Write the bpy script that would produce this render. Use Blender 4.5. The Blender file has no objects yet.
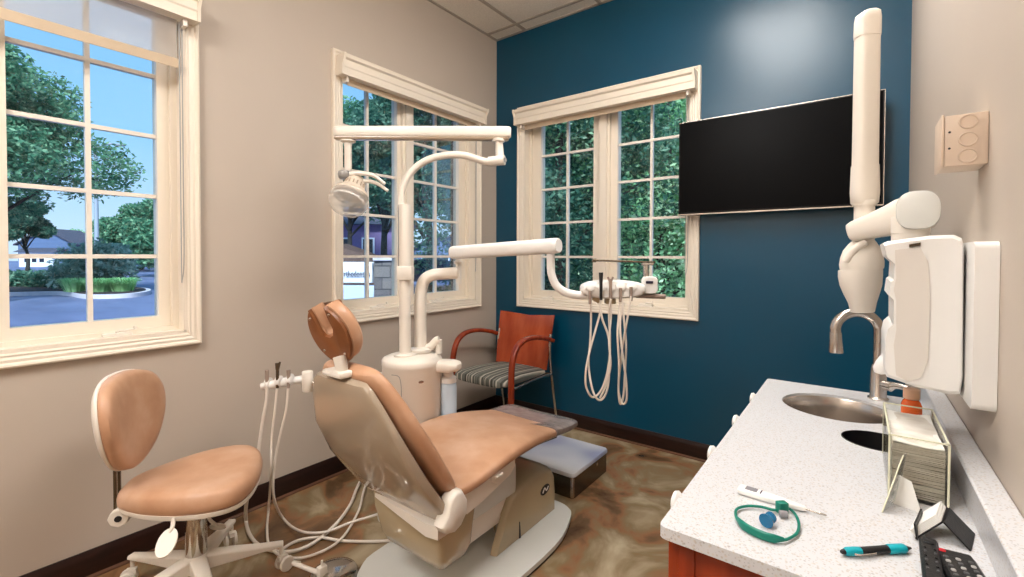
import bpy, bmesh, math, random
from mathutils import Vector, Matrix, noise
random.seed(7)
V = Vector
PI = math.pi
SC = bpy.context.scene
COL = SC.collection

# ------------------------------------------------------------------ materials
def lin(c):
    return tuple((x/12.92 if x <= .04045 else ((x+.055)/1.055)**2.4) for x in [v/255. for v in c]) + (1.,)

def mat(name, rgb, rough=.5, metal=0., spec=.5, var=0., vscale=8., bump=0., bscale=60., coat=0., trans=0., ior=1.45, sheen=0.):
    m = bpy.data.materials.new(name); m.use_nodes = True
    nt = m.node_tree; b = nt.nodes['Principled BSDF']
    c = lin(rgb)
    b.inputs['Base Color'].default_value = c
    b.inputs['Roughness'].default_value = rough
    b.inputs['Metallic'].default_value = metal
    b.inputs['Specular IOR Level'].default_value = spec
    b.inputs['Coat Weight'].default_value = coat
    b.inputs['Transmission Weight'].default_value = trans
    b.inputs['IOR'].default_value = ior
    b.inputs['Sheen Weight'].default_value = sheen
    tc = nt.nodes.new('ShaderNodeTexCoord')
    n = nt.nodes.new('ShaderNodeTexNoise'); n.inputs['Scale'].default_value = vscale; n.inputs['Detail'].default_value = 4
    nt.links.new(tc.outputs['Object'], n.inputs['Vector'])
    v = max(var, .01)
    r = nt.nodes.new('ShaderNodeValToRGB')
    r.color_ramp.elements[0].position = .3; r.color_ramp.elements[1].position = .7
    r.color_ramp.elements[0].color = tuple(x*(1-v) for x in c[:3])+(1,)
    r.color_ramp.elements[1].color = tuple(min(1, x*(1+v)) for x in c[:3])+(1,)
    nt.links.new(n.outputs['Fac'], r.inputs['Fac']); nt.links.new(r.outputs['Color'], b.inputs['Base Color'])
    if bump:
        n2 = nt.nodes.new('ShaderNodeTexNoise'); n2.inputs['Scale'].default_value = bscale; n2.inputs['Detail'].default_value = 3
        nt.links.new(tc.outputs['Object'], n2.inputs['Vector'])
        bp = nt.nodes.new('ShaderNodeBump'); bp.inputs['Strength'].default_value = bump; bp.inputs['Distance'].default_value = .01
        nt.links.new(n2.outputs['Fac'], bp.inputs['Height']); nt.links.new(bp.outputs['Normal'], b.inputs['Normal'])
    return m

def emis(name, rgb, s):
    m = bpy.data.materials.new(name); m.use_nodes = True
    b = m.node_tree.nodes['Principled BSDF']
    b.inputs['Base Color'].default_value = lin(rgb)
    b.inputs['Emission Color'].default_value = lin(rgb); b.inputs['Emission Strength'].default_value = s
    return m

def clear(name, tint=(255, 255, 255), ior=1.45, gloss=.02, boost=1.0):
    m = bpy.data.materials.new(name); m.use_nodes = True
    nt = m.node_tree; nt.nodes.clear()
    o = nt.nodes.new('ShaderNodeOutputMaterial'); mx = nt.nodes.new('ShaderNodeMixShader')
    t = nt.nodes.new('ShaderNodeBsdfTransparent'); t.inputs[0].default_value = lin(tint)
    g = nt.nodes.new('ShaderNodeBsdfGlossy'); g.inputs['Roughness'].default_value = gloss
    f = nt.nodes.new('ShaderNodeFresnel'); f.inputs['IOR'].default_value = ior
    mu = nt.nodes.new('ShaderNodeMath'); mu.operation = 'MULTIPLY'; mu.inputs[1].default_value = boost
    nt.links.new(f.outputs[0], mu.inputs[0]); nt.links.new(mu.outputs[0], mx.inputs[0])
    nt.links.new(t.outputs[0], mx.inputs[1]); nt.links.new(g.outputs[0], mx.inputs[2]); nt.links.new(mx.outputs[0], o.inputs[0])
    return m

def ramp_mat(name, stops, scale, rough, detail=8, dist=0., coat=0., bump=0., kind='noise', spec=.5, stretch=(1, 1, 1), rvar=None):
    m = mat(name, (128, 128, 128), rough, spec=spec, coat=coat)
    nt = m.node_tree; b = nt.nodes['Principled BSDF']
    tc = nt.nodes.new('ShaderNodeTexCoord'); mp = nt.nodes.new('ShaderNodeMapping'); mp.inputs['Scale'].default_value = stretch
    nt.links.new(tc.outputs['Object'], mp.inputs['Vector'])
    n = nt.nodes.new('ShaderNodeTexNoise' if kind == 'noise' else 'ShaderNodeTexWave')
    n.inputs['Scale'].default_value = scale; n.inputs['Detail'].default_value = detail; n.inputs['Distortion'].default_value = dist
    nt.links.new(mp.outputs['Vector'], n.inputs['Vector'])
    r = nt.nodes.new('ShaderNodeValToRGB'); els = r.color_ramp.elements
    while len(els) < len(stops): els.new(.5)
    for e, (p, c) in zip(els, stops): e.position = p; e.color = lin(c)
    nt.links.new(n.outputs['Fac'], r.inputs['Fac']); nt.links.new(r.outputs['Color'], b.inputs['Base Color'])
    if bump:
        bp = nt.nodes.new('ShaderNodeBump'); bp.inputs['Strength'].default_value = bump; bp.inputs['Distance'].default_value = .01
        nt.links.new(n.outputs['Fac'], bp.inputs['Height']); nt.links.new(bp.outputs['Normal'], b.inputs['Normal'])
    return m

M = {}
M['beige'] = mat('beige_wall_paint', (190, 177, 163), .55, var=.015, vscale=3, bump=.03, bscale=180)
M['blue'] = mat('teal_blue_wall_paint', (0, 68, 94), .30, var=.05, vscale=2, bump=.08, bscale=8, spec=.62)
M['white_trim'] = mat('cream_painted_wood', (234, 223, 206), .4, var=.012, vscale=4)
M['ceiling'] = ramp_mat('ceiling_tile', [(.4, (232, 226, 216)), (.6, (242, 236, 226))], 130, .85, bump=.1)
M['grid'] = mat('ceiling_grid_metal', (176, 166, 154), .5)
M['dark_wood'] = ramp_mat('dark_mahogany_wood', [(.3, (26, 12, 9)), (.7, (44, 22, 16))], 9, .3, stretch=(1, 1, 6))
M['shoe'] = mat('shoe_reflection_brown', (96, 64, 46), .3, var=.1)  # lighter brown shoe strip stands in for the reflected line under the baseboard
M['floor'] = ramp_mat('stained_concrete', [(.30, (78, 56, 38)), (.42, (110, 84, 58)), (.48, (142, 102, 70)), (.54, (134, 114, 84)), (.72, (186, 170, 142))], 3.6, .24, detail=15, dist=.7, bump=.06, spec=.5)
M['cherry'] = ramp_mat('cherry_wood', [(.2, (112, 36, 14)), (.5, (142, 52, 24)), (.8, (164, 70, 34))], 5, .25, stretch=(6, 6, 1), coat=.3)
M['cherry_back'] = ramp_mat('cherry_veneer', [(.2, (138, 50, 22)), (.5, (166, 68, 34)), (.8, (190, 92, 52))], 3, .22, stretch=(4, 4, 1), coat=.4)
M['leather'] = ramp_mat('tan_vinyl', [(.25, (178, 132, 100)), (.5, (196, 152, 120)), (.75, (210, 174, 148))], 7, .36, detail=7, bump=.05)
M['leather_dark'] = ramp_mat('brown_vinyl', [(.25, (120, 72, 40)), (.75, (148, 94, 58))], 10, .38, detail=6)
M['enamel'] = mat('cream_white_enamel', (232, 224, 212), .3, var=.015)
M['white'] = mat('white_plastic', (236, 234, 230), .3, var=.01)
M['taupe'] = mat('taupe_gloss_plastic', (168, 151, 130), .16, var=.04, vscale=3, coat=.5)
M['khaki'] = mat('khaki_gloss_plastic', (180, 163, 132), .22, var=.04, vscale=3, coat=.4)
M['plate'] = mat('grey_white_base_enamel', (214, 214, 208), .25, var=.02)
M['grey_plastic'] = mat('grey_plastic', (150, 146, 142), .35, var=.04)
M['foot_plastic'] = mat('clear_grey_vinyl_cover', (140, 130, 126), .14, var=.18, vscale=25, bump=.3, bscale=30)
M['rubber'] = mat('black_rubber', (20, 20, 22), .5)
M['chrome'] = mat('chrome', (200, 196, 190), .14, metal=1., var=.03)
M['steel'] = mat('brushed_steel', (206, 198, 190), .27, metal=1., var=.06)
M['dark_steel'] = mat('dark_bronze_steel', (104, 92, 76), .25, metal=.8, var=.12, vscale=3)
M['box_top'] = ramp_mat('pale_lid_blue_reflection', [(.36, (150, 156, 182)), (.5, (198, 200, 206)), (.6, (208, 208, 208))], 1.7, .22, detail=2)  # bluish tone is a reflection painted into the pale lid colour
M['black'] = mat('black_gloss', (6, 6, 7), .38, var=.1)
M['screen'] = mat('matte_black_screen', (8, 8, 9), .3, spec=.06)
M['black_plastic'] = mat('black_textured_plastic', (22, 21, 22), .42, bump=.1, bscale=300)
M['hose'] = mat('white_rubber_hose', (222, 212, 200), .4, var=.02)
M['hose_grey'] = mat('grey_rubber_hose', (150, 132, 120), .4, var=.05)
M['glass'] = clear('window_glass', (244, 250, 252), 1.4, .0, .55)
M['acrylic'] = clear('clear_acrylic', (250, 250, 247), 1.4, .03, .8)
M['lamp_glass'] = None
M['shade'] = None
M['teal'] = mat('teal_silicone', (0, 118, 100), .38)
M['teal_pen'] = mat('turquoise_grip', (0, 162, 178), .4)
M['blue_cup'] = mat('blue_translucent_plastic', (38, 128, 176), .2, trans=.4)
M['orange'] = mat('orange_liquid', (255, 112, 44), .2, trans=.15)
M['paper'] = mat('white_paper', (240, 238, 232), .6, var=.02)
M['red'] = mat('red_button', (190, 40, 50), .4)
M['button_dark'] = mat('dark_grey_button', (84, 84, 86), .5)
M['button'] = mat('grey_button', (170, 168, 166), .5)
M['darkink'] = mat('dark_ink', (40, 36, 60), .6)
M['lcd'] = mat('grey_lcd', (140, 138, 142), .2)
M['jbox'] = mat('cream_junction_box_metal', (212, 192, 172), .4, var=.01)
M['quartz'] = None

def fabric_stripes():
    m = mat('striped_upholstery', (100, 100, 95), .8)
    nt = m.node_tree; b = nt.nodes['Principled BSDF']
    tc = nt.nodes.new('ShaderNodeTexCoord'); sp = nt.nodes.new('ShaderNodeSeparateXYZ'); nt.links.new(tc.outputs['Object'], sp.inputs[0])
    cx = nt.nodes.new('ShaderNodeCombineXYZ'); nt.links.new(sp.outputs['X'], cx.inputs['X'])
    n = nt.nodes.new('ShaderNodeTexNoise'); n.inputs['Scale'].default_value = 55; n.inputs['Detail'].default_value = 1
    nt.links.new(cx.outputs[0], n.inputs['Vector'])
    r = nt.nodes.new('ShaderNodeValToRGB'); r.color_ramp.interpolation = 'LINEAR'
    els = r.color_ramp.elements; els[0].position = .38; els[0].color = lin((62, 60, 54)); els[1].position = .62; els[1].color = lin((188, 182, 168))
    e = els.new(.5); e.color = lin((104, 106, 98))
    nt.links.new(n.outputs['Fac'], r.inputs['Fac']); nt.links.new(r.outputs['Color'], b.inputs['Base Color'])
    return m
M['stripe'] = fabric_stripes()

def quartz():
    m = mat('speckled_white_quartz', (238, 232, 225), .28)
    nt = m.node_tree; b = nt.nodes['Principled BSDF']
    tc = nt.nodes.new('ShaderNodeTexCoord')
    prev = None
    base = nt.nodes.new('ShaderNodeRGB'); base.outputs[0].default_value = lin((208, 208, 210)); prev = base.outputs[0]
    for sc, thr, col in ((170, .27, (176, 160, 140)), (230, .22, (150, 150, 150)), (120, .2, (205, 190, 172)), (90, .13, (120, 108, 96))):
        v = nt.nodes.new('ShaderNodeTexVoronoi'); v.inputs['Scale'].default_value = sc; v.inputs['Randomness'].default_value = 1.
        nt.links.new(tc.outputs['Object'], v.inputs['Vector'])
        lt = nt.nodes.new('ShaderNodeMapRange'); lt.inputs[1].default_value = thr-.06; lt.inputs[2].default_value = thr+.06; lt.inputs[3].default_value = .5; lt.inputs[4].default_value = 0
        nt.links.new(v.outputs['Distance'], lt.inputs[0])
        mx = nt.nodes.new('ShaderNodeMix'); mx.data_type = 'RGBA'
        nt.links.new(lt.outputs[0], mx.inputs['Factor']); nt.links.new(prev, mx.inputs['A']); mx.inputs['B'].default_value = lin(col)
        prev = mx.outputs['Result']
    nt.links.new(prev, b.inputs['Base Color'])
    return m
M['quartz'] = quartz()

def translucent(name, rgb, f=.35, transp=.0):
    m = bpy.data.materials.new(name); m.use_nodes = True
    nt = m.node_tree; nt.nodes.clear()
    o = nt.nodes.new('ShaderNodeOutputMaterial'); d = nt.nodes.new('ShaderNodeBsdfDiffuse'); t = nt.nodes.new('ShaderNodeBsdfTranslucent')
    d.inputs[0].default_value = lin(rgb); t.inputs[0].default_value = lin(rgb)
    mx = nt.nodes.new('ShaderNodeMixShader'); mx.inputs[0].default_value = f
    nt.links.new(d.outputs[0], mx.inputs[1]); nt.links.new(t.outputs[0], mx.inputs[2])
    tr = nt.nodes.new('ShaderNodeBsdfTransparent'); m2 = nt.nodes.new('ShaderNodeMixShader'); m2.inputs[0].default_value = transp
    nt.links.new(mx.outputs[0], m2.inputs[1]); nt.links.new(tr.outputs[0], m2.inputs[2]); nt.links.new(m2.outputs[0], o.inputs[0])
    return m
M['shade'] = translucent('solar_shade_fabric', (222, 214, 204), .35, .58)

M['lamp_glass'] = translucent('frosted_lamp_shield', (240, 238, 234), .5, .7)
M['hem'] = translucent('shade_hem_fabric', (212, 192, 166), .12, .0)
def brick_mat(name, c1, c2, mortar, scale, rough=.8, bw=.5, rh=.25):
    m = mat(name, c1, rough)
    nt = m.node_tree; b = nt.nodes['Principled BSDF']
    tc = nt.nodes.new('ShaderNodeTexCoord'); sp = nt.nodes.new('ShaderNodeSeparateXYZ'); nt.links.new(tc.outputs['Object'], sp.inputs[0])
    ad = nt.nodes.new('ShaderNodeMath'); ad.operation = 'ADD'; nt.links.new(sp.outputs['X'], ad.inputs[0]); nt.links.new(sp.outputs['Y'], ad.inputs[1])
    cb = nt.nodes.new('ShaderNodeCombineXYZ'); nt.links.new(ad.outputs[0], cb.inputs['X']); nt.links.new(sp.outputs['Z'], cb.inputs['Y'])
    br = nt.nodes.new('ShaderNodeTexBrick'); br.inputs['Scale'].default_value = scale
    br.inputs['Color1'].default_value = lin(c1); br.inputs['Color2'].default_value = lin(c2); br.inputs['Mortar'].default_value = lin(mortar)
    br.inputs['Mortar Size'].default_value = .025; br.inputs['Brick Width'].default_value = bw; br.inputs['Row Height'].default_value = rh
    nt.links.new(cb.outputs[0], br.inputs['Vector']); nt.links.new(br.outputs['Color'], b.inputs['Base Color'])
    return m
M['brick'] = brick_mat('dark_brick', (58, 40, 46), (84, 56, 56), (150, 144, 150), 1/.22, .85, 1., .36)
M['stone'] = brick_mat('grey_stone_block', (92, 88, 92), (128, 120, 116), (60, 58, 62), 1/.45, .8, 1., .5)
M['siding'] = brick_mat('blue_lap_siding', (98, 122, 160), (106, 130, 168), (78, 96, 130), 1/3., .7, 3., .06)
M['siding_purple'] = mat('violet_siding', (124, 106, 150), .7, var=.05)
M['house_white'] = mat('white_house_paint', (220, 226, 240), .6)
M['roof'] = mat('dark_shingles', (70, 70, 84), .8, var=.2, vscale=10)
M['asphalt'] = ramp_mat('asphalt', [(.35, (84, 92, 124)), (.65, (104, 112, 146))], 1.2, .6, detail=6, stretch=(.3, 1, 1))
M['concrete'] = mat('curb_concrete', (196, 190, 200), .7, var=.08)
M['lawn'] = ramp_mat('lawn', [(.3, (46, 100, 62)), (.7, (80, 142, 84))], 9, .9)
M['mulch'] = mat('mulch', (52, 42, 44), .9, var=.3, vscale=30)
M['bark'] = mat('tree_bark', (50, 46, 44), .9, var=.2, bump=.4, bscale=20)
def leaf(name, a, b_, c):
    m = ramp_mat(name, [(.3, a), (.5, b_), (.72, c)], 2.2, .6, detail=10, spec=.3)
    nt = m.node_tree; b = nt.nodes['Principled BSDF']; out = [n for n in nt.nodes if n.type == 'OUTPUT_MATERIAL'][0]
    t = nt.nodes.new('ShaderNodeBsdfTranslucent'); mx = nt.nodes.new('ShaderNodeMixShader'); mx.inputs[0].default_value = .35
    src = b.inputs['Base Color'].links[0].from_socket
    nt.links.new(src, t.inputs[0]); nt.links.new(b.outputs[0], mx.inputs[1]); nt.links.new(t.outputs[0], mx.inputs[2]); nt.links.new(mx.outputs[0], out.inputs[0])
    return m
M['leaf_mid'] = leaf('green_leaves', (40, 88, 72), (84, 138, 106), (160, 200, 160))
M['leaf_dark'] = leaf('dark_green_leaves', (34, 72, 62), (70, 116, 96), (150, 184, 156))
M['leaf_light'] = leaf('light_green_leaves', (84, 146, 104), (150, 204, 150), (232, 246, 222))  # last stop adds pale specks as painted highlights; mid and dark leaves likewise
M['leaf_bush'] = leaf('greyish_bush_leaves', (70, 106, 94), (140, 172, 154), (214, 230, 214))
M['leaf_grass'] = leaf('fountain_grass_blades', (110, 180, 120), (160, 216, 150), (206, 240, 180))
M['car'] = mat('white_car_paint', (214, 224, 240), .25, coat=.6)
M['car_glass'] = mat('dark_car_glass', (30, 38, 52), .1)
M['tan_canvas'] = mat('brown_canvas', (86, 66, 60), .8, var=.25, vscale=4)
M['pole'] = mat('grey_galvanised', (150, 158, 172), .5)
M['light'] = emis('fluorescent_diffuser', (255, 252, 249), 18.5)
M['rear_fill'] = emis('rear_fill_diffuser', (255, 252, 249), 31.)

# ------------------------------------------------------------------ mesh helpers
def NB(): return bmesh.new()

def fin(bm, name, m, parent=None, loc=None, smooth=40, rotz=0., bevel=0., subd=0):
    """link a bmesh whose coordinates are in world space (or in the parent root's frame when the root is rotated)"""
    bmesh.ops.recalc_face_normals(bm, faces=bm.faces[:])
    me = bpy.data.meshes.new(name)
    off = V((0, 0, 0))
    if parent is not None:
        r = parent
        while r is not None:
            off = off + r.location; r = r.parent
    elif loc is not None: off = V(loc)
    bmesh.ops.translate(bm, verts=bm.verts[:], vec=-off)
    bm.to_mesh(me); bm.free()
    for p in me.polygons: p.use_smooth = True
    me.set_sharp_from_angle(angle=math.radians(smooth))
    ms = m if isinstance(m, (list, tuple)) else [m]
    for x in ms: me.materials.append(x)
    o = bpy.data.objects.new(name, me); COL.objects.link(o)
    if parent is not None: o.parent = parent
    elif loc is not None: o.location = loc
    if bevel:
        md = o.modifiers.new('bevel', 'BEVEL'); md.width = bevel; md.segments = 2; md.limit_method = 'ANGLE'; md.angle_limit = math.radians(40)
    if subd:
        md = o.modifiers.new('subd', 'SUBSURF'); md.levels = subd; md.render_levels = subd
    return o

def lfin(bm, name, m, parent, **k):
    """bmesh is in the parent's own frame"""
    bmesh.ops.recalc_face_normals(bm, faces=bm.faces[:])
    me = bpy.data.meshes.new(name); bm.to_mesh(me); bm.free()
    for p in me.polygons: p.use_smooth = True
    me.set_sharp_from_angle(angle=math.radians(k.get('smooth', 40)))
    for x in (m if isinstance(m, (list, tuple)) else [m]): me.materials.append(x)
    o = bpy.data.objects.new(name, me); COL.objects.link(o); o.parent = parent
    if k.get('bevel'):
        md = o.modifiers.new('bevel', 'BEVEL'); md.width = k['bevel']; md.segments = 2; md.limit_method = 'ANGLE'; md.angle_limit = math.radians(40)
    return o

def tag(o, label, cat, group=None, kind=None):
    o['label'] = label; o['category'] = cat
    if group: o['group'] = group
    if kind: o['kind'] = kind
    return o
def root(name, loc, label, cat, group=None, rz=0.):
    o = bpy.data.objects.new(name, None); COL.objects.link(o); o.location = loc; o.rotation_euler = (0, 0, rz); o.empty_display_size = .1
    return tag(o, label, cat, group)
def struct(o): o['kind'] = 'structure'; return o

def box(bm, x0, x1, y0, y1, z0, z1, bev=0., seg=2, mi=0, R=None):
    nv = len(bm.verts)
    vs = [bm.verts.new((x, y, z)) for x in (x0, x1) for y in (y0, y1) for z in (z0, z1)]
    fs = [bm.faces.new([vs[i] for i in q]) for q in ((0, 1, 3, 2), (4, 6, 7, 5), (0, 4, 5, 1), (2, 3, 7, 6), (0, 2, 6, 4), (1, 5, 7, 3))]
    for f in fs: f.material_index = mi
    if bev:
        es = list({e for f in fs for e in f.edges})
        r = bmesh.ops.bevel(bm, geom=es, offset=bev, segments=seg, affect='EDGES', profile=.5, material=-1)
        vs = list({v for f in r['faces'] for v in f.verts} | {v for v in vs if v.is_valid})
    if R is not None: bmesh.ops.transform(bm, matrix=R, verts=vs)
    return vs

def loft(bm, rings, cap=True, closed=True, mi=0):
    vr = [[bm.verts.new(p) for p in r] for r in rings]
    n = len(vr[0])
    for a, b in zip(vr, vr[1:]):
        for i in range(n if closed else n-1):
            j = (i+1) % n
            try: bm.faces.new((a[i], a[j], b[j], b[i])).material_index = mi
            except ValueError: pass
    if cap and closed:
        for r in (vr[0][::-1], vr[-1]):
            try: bm.faces.new(r).material_index = mi
            except ValueError: pass
    return vr

def lathe(bm, prof, axis=((0, 0, 0), (0, 0, 1)), n=28, mi=0, cap=True):
    o = V(axis[0]); d = V(axis[1]).normalized()
    u = d.orthogonal().normalized(); w = d.cross(u)
    rings = []
    for r, h in prof:
        rings.append([o+d*h+(u*math.cos(2*PI*i/n)+w*math.sin(2*PI*i/n))*max(r, 1e-4) for i in range(n)])
    return loft(bm, rings, cap, mi=mi)

def cyl(bm, a, b, r, r2=None, n=20, mi=0):
    a = V(a); b = V(b); L = (b-a).length
    lathe(bm, [(r, 0), (r if r2 is None else r2, L)], (a, b-a), n, mi)

def smoothpath(pts, k=6, closed=False):
    P = [V(p) for p in pts]; out = []
    n = len(P)
    rng = n if closed else n-1
    for i in range(rng):
        p0 = P[(i-1) % n] if (closed or i > 0) else P[0]*2-P[1]
        p1 = P[i]; p2 = P[(i+1) % n]
        p3 = P[(i+2) % n] if (closed or i+2 < n) else P[-1]*2-P[-2]
        for j in range(k):
            t = j/k
            out.append(.5*((2*p1)+(p2-p0)*t+(2*p0-5*p1+4*p2-p3)*t*t+(3*p1-p0-3*p2+p3)*t**3))
    if not closed: out.append(P[-1])
    return out

def tube(bm, pts, r, n=10, k=6, smooth=True, closed=False, flat=None, mi=0):
    P = smoothpath(pts, k, closed) if smooth else [V(p) for p in pts]
    m_ = len(P); rings = []
    t0 = (P[1]-P[0]).normalized(); u = t0.orthogonal().normalized()
    for i, p in enumerate(P):
        if closed: t = (P[(i+1) % m_]-P[i-1]).normalized()
        else: t = (P[min(i+1, m_-1)]-P[max(i-1, 0)]).normalized()
        u = (u-t*u.dot(t)).normalized(); w = t.cross(u)
        rr = r(i/(m_-1)) if callable(r) else r
        rings.append([p+(u*math.cos(2*PI*j/n)+w*math.sin(2*PI*j/n))*rr for j in range(n)])
    if closed:
        vr = [[bm.verts.new(q) for q in R_] for R_ in rings]
        # align last to first
        for i in range(m_):
            a = vr[i]; b = vr[(i+1) % m_]; sh = 0
            if i == m_-1:
                sh = min(range(n), key=lambda s: sum((a[j].co-b[(j+s) % n].co).length for j in range(n)))
            for j in range(n):
                bm.faces.new((a[j], a[(j+1) % n], b[(j+1+sh) % n], b[(j+sh) % n]))
    else: loft(bm, rings, mi=mi)

def sup(cx, cy, a, b, e=2.5, n=32):
    """superellipse outline points (2D)"""
    out = []
    for i in range(n):
        t = 2*PI*i/n; c, s = math.cos(t), math.sin(t)
        out.append((cx+a*math.copysign(abs(c)**(2/e), c), cy+b*math.copysign(abs(s)**(2/e), s)))
    return out

def prism(bm, pts2, mapf, h0, h1, mi=0):
    """extrude a 2D outline between heights; mapf(u, v, h) -> point"""
    return loft(bm, [[mapf(u, v, h0) for u, v in pts2], [mapf(u, v, h1) for u, v in pts2]], mi=mi)

def bevel_all(bm, w, seg=2, ang=35):
    es = [e for e in bm.edges if len(e.link_faces) == 2 and e.calc_face_angle(0) > math.radians(ang)]
    bmesh.ops.bevel(bm, geom=es, offset=w, segments=seg, affect='EDGES', profile=.5)

def rrect(x0, x1, y0, y1, r, n=5):
    out = []
    for cx, cy, a0 in ((x1-r, y1-r, 0), (x0+r, y1-r, 90), (x0+r, y0+r, 180), (x1-r, y0+r, 270)):
        for i in range(n+1):
            a = math.radians(a0+90*i/n); out.append((cx+r*math.cos(a), cy+r*math.sin(a)))
    return out

# ------------------------------------------------------------------ camera
F = 461.46; PY = 264.33
yaw = math.radians(36.8716); pit = math.radians(1.0446); rol = math.radians(.156)
fw = V((-math.sin(yaw)*math.cos(pit), math.cos(yaw)*math.cos(pit), -math.sin(pit)))
rt = V((math.cos(yaw), math.sin(yaw), 0)); up = rt.cross(fw)
rt, up = rt*math.cos(rol)+up*math.sin(rol), up*math.cos(rol)-rt*math.sin(rol)
CAM = V((2.2806, -2.8332, 1.2))
cd = bpy.data.cameras.new('camera'); cam = bpy.data.objects.new('camera', cd); COL.objects.link(cam)
cam.matrix_world = Matrix(((rt.x, up.x, -fw.x, CAM.x), (rt.y, up.y, -fw.y, CAM.y), (rt.z, up.z, -fw.z, CAM.z), (0, 0, 0, 1)))
cd.sensor_width = 36; cd.lens = F/1024*36; cd.shift_y = -(288.5-PY)/1024; cd.clip_start = .02; cd.clip_end = 400
SC.camera = cam
def at(u, v, t):
    """real-world point seen at photo pixel (u, v) at depth t, used only to measure where things stand"""
    return CAM+(fw+rt*((u-512)/F)+up*((PY-v)/F))*t
def atx(u, v, x): r = fw+rt*((u-512)/F)+up*((PY-v)/F); return CAM+r*((x-CAM.x)/r.x)
def aty(u, v, y): r = fw+rt*((u-512)/F)+up*((PY-v)/F); return CAM+r*((y-CAM.y)/r.y)
def atz(u, v, z): r = fw+rt*((u-512)/F)+up*((PY-v)/F); return CAM+r*((z-CAM.z)/r.z)

# ------------------------------------------------------------------ room shell
XW, YB, ZC = 2.465, -4.7, 2.879
WZ0, WZ1 = .873, 2.258          # rough openings
WIN = {'window_1': ('x', -3.29, -2.128), 'window_2': ('x', -1.339, -.282), 'window_3': ('y', .295, 1.455)}
TH = .16
def wall_with_holes(name, axis, a0, a1, holes, m, thick_sign, mo):
    bm = NB()
    def b(u0, u1, z0, z1):
        if axis == 'x': box(bm, -TH, 0, u0, u1, z0, z1)
        else: box(bm, u0, u1, 0, TH, z0, z1)
    prev = a0
    for (h0, h1) in holes:
        b(prev, h0, 0, ZC+.1); b(h0, h1, 0, WZ0); b(h0, h1, WZ1, ZC+.1); prev = h1
    b(prev, a1, 0, ZC+.1)
    return struct(fin(bm, name, m))
wall_with_holes('wall_left', 'x', YB-.1, 0, [(-3.317, -2.101), (-1.366, -.255)], M['beige'], -1, None)
wall_with_holes('wall_back', 'y', -TH, XW+.15, [(.268, 1.482)], M['blue'], 1, None)
bm = NB(); box(bm, XW, XW+.15, YB-.1, 0, 0, ZC+.1); struct(fin(bm, 'wall_right', M['beige']))
bm = NB(); box(bm, 0, XW, YB-.15, YB, 0, ZC+.1); struct(fin(bm, 'wall_front', M['beige']))
bm = NB(); box(bm, -.0, XW, YB, 0, -.12, 0); struct(fin(bm, 'floor', M['floor']))
# ceiling tiles as one shell with grid
bm = NB(); box(bm, 0, XW, YB, 0, ZC, ZC+.1); struct(fin(bm, 'ceiling', M['ceiling']))
bm = NB()
gx = [.281+.6096*k for k in range(4)]; gy = [-.125-.6096*2*k for k in range(4)]
for x in gx: box(bm, x-.012, x+.012, YB, 0, ZC-.006, ZC+.001)
for y in [-.125-.6096*k for k in range(8)]: box(bm, 0, XW, y-.012, y+.012, ZC-.0055, ZC+.001)
box(bm, 0, .018, YB, 0, ZC-.006, ZC+.001); box(bm, 0, XW, -.018, 0, ZC-.006, ZC+.001); box(bm, XW-.018, XW, YB, 0, ZC-.006, ZC+.001)
struct(fin(bm, 'trim_1', M['grid']))
# fluorescent ceiling fixtures; the rear one is added out of view, strengthened for ambient fill
for i, (x0, y0) in enumerate(((.281+.6096*2, -.125-.6096*3), (.281+.6096, -.125-.6096*7))):
    r = root('ceiling_light', (x0+.305, y0+.61, ZC), 'fluorescent ceiling fixture near the television end of the room' if i == 0 else 'added unseen fluorescent ceiling fixture at the near end of the room', 'ceiling light')
    bm = NB(); box(bm, x0+.012, x0+.597, y0+.012, y0+1.207, ZC-.012, ZC-.002); box(bm, x0+.03, x0+.58, y0+.03, y0+1.19, ZC-.013, ZC-.0115)
    fin(bm, 'frame', M['enamel'], r)
    bm = NB(); box(bm, x0+.04, x0+.57, y0+.04, y0+1.18, ZC-.085, ZC-.013, .012); fin(bm, 'diffuser', M['light' if i == 0 else 'rear_fill'], r)  # diffuser made to hang below the ceiling so its sides light the tiles

# baseboards
def base(name, axis, a0, a1):
    prof = [(0, 0), (.016, 0), (.016, .072), (.011, .086), (.006, .1), (0, .1)]
    sh = [(.016, 0), (.026, 0), (.025, .006), (.021, .010), (.016, .012)]
    for nm, pr, mm in ((name, prof, M['dark_wood']), (None, sh, M['shoe'])):
        bm = NB()
        if axis == 'x': prism(bm, pr, lambda u, v, h: V((u, h, v)), a0, a1)
        elif axis == 'y': prism(bm, pr, lambda u, v, h: V((h, -u, v)), a0, a1)
        else: prism(bm, pr, lambda u, v, h: V((XW-u, h, v)), a0, a1)
        if nm: par = struct(fin(bm, nm, mm, smooth=25))
        else: fin(bm, 'shoe_reflection_strip', mm, par, smooth=25)
base('baseboard_left', 'x', YB, 0); base('baseboard_back', 'y', .0, XW); base('baseboard_right', 'r', -1.08, 0)

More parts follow.
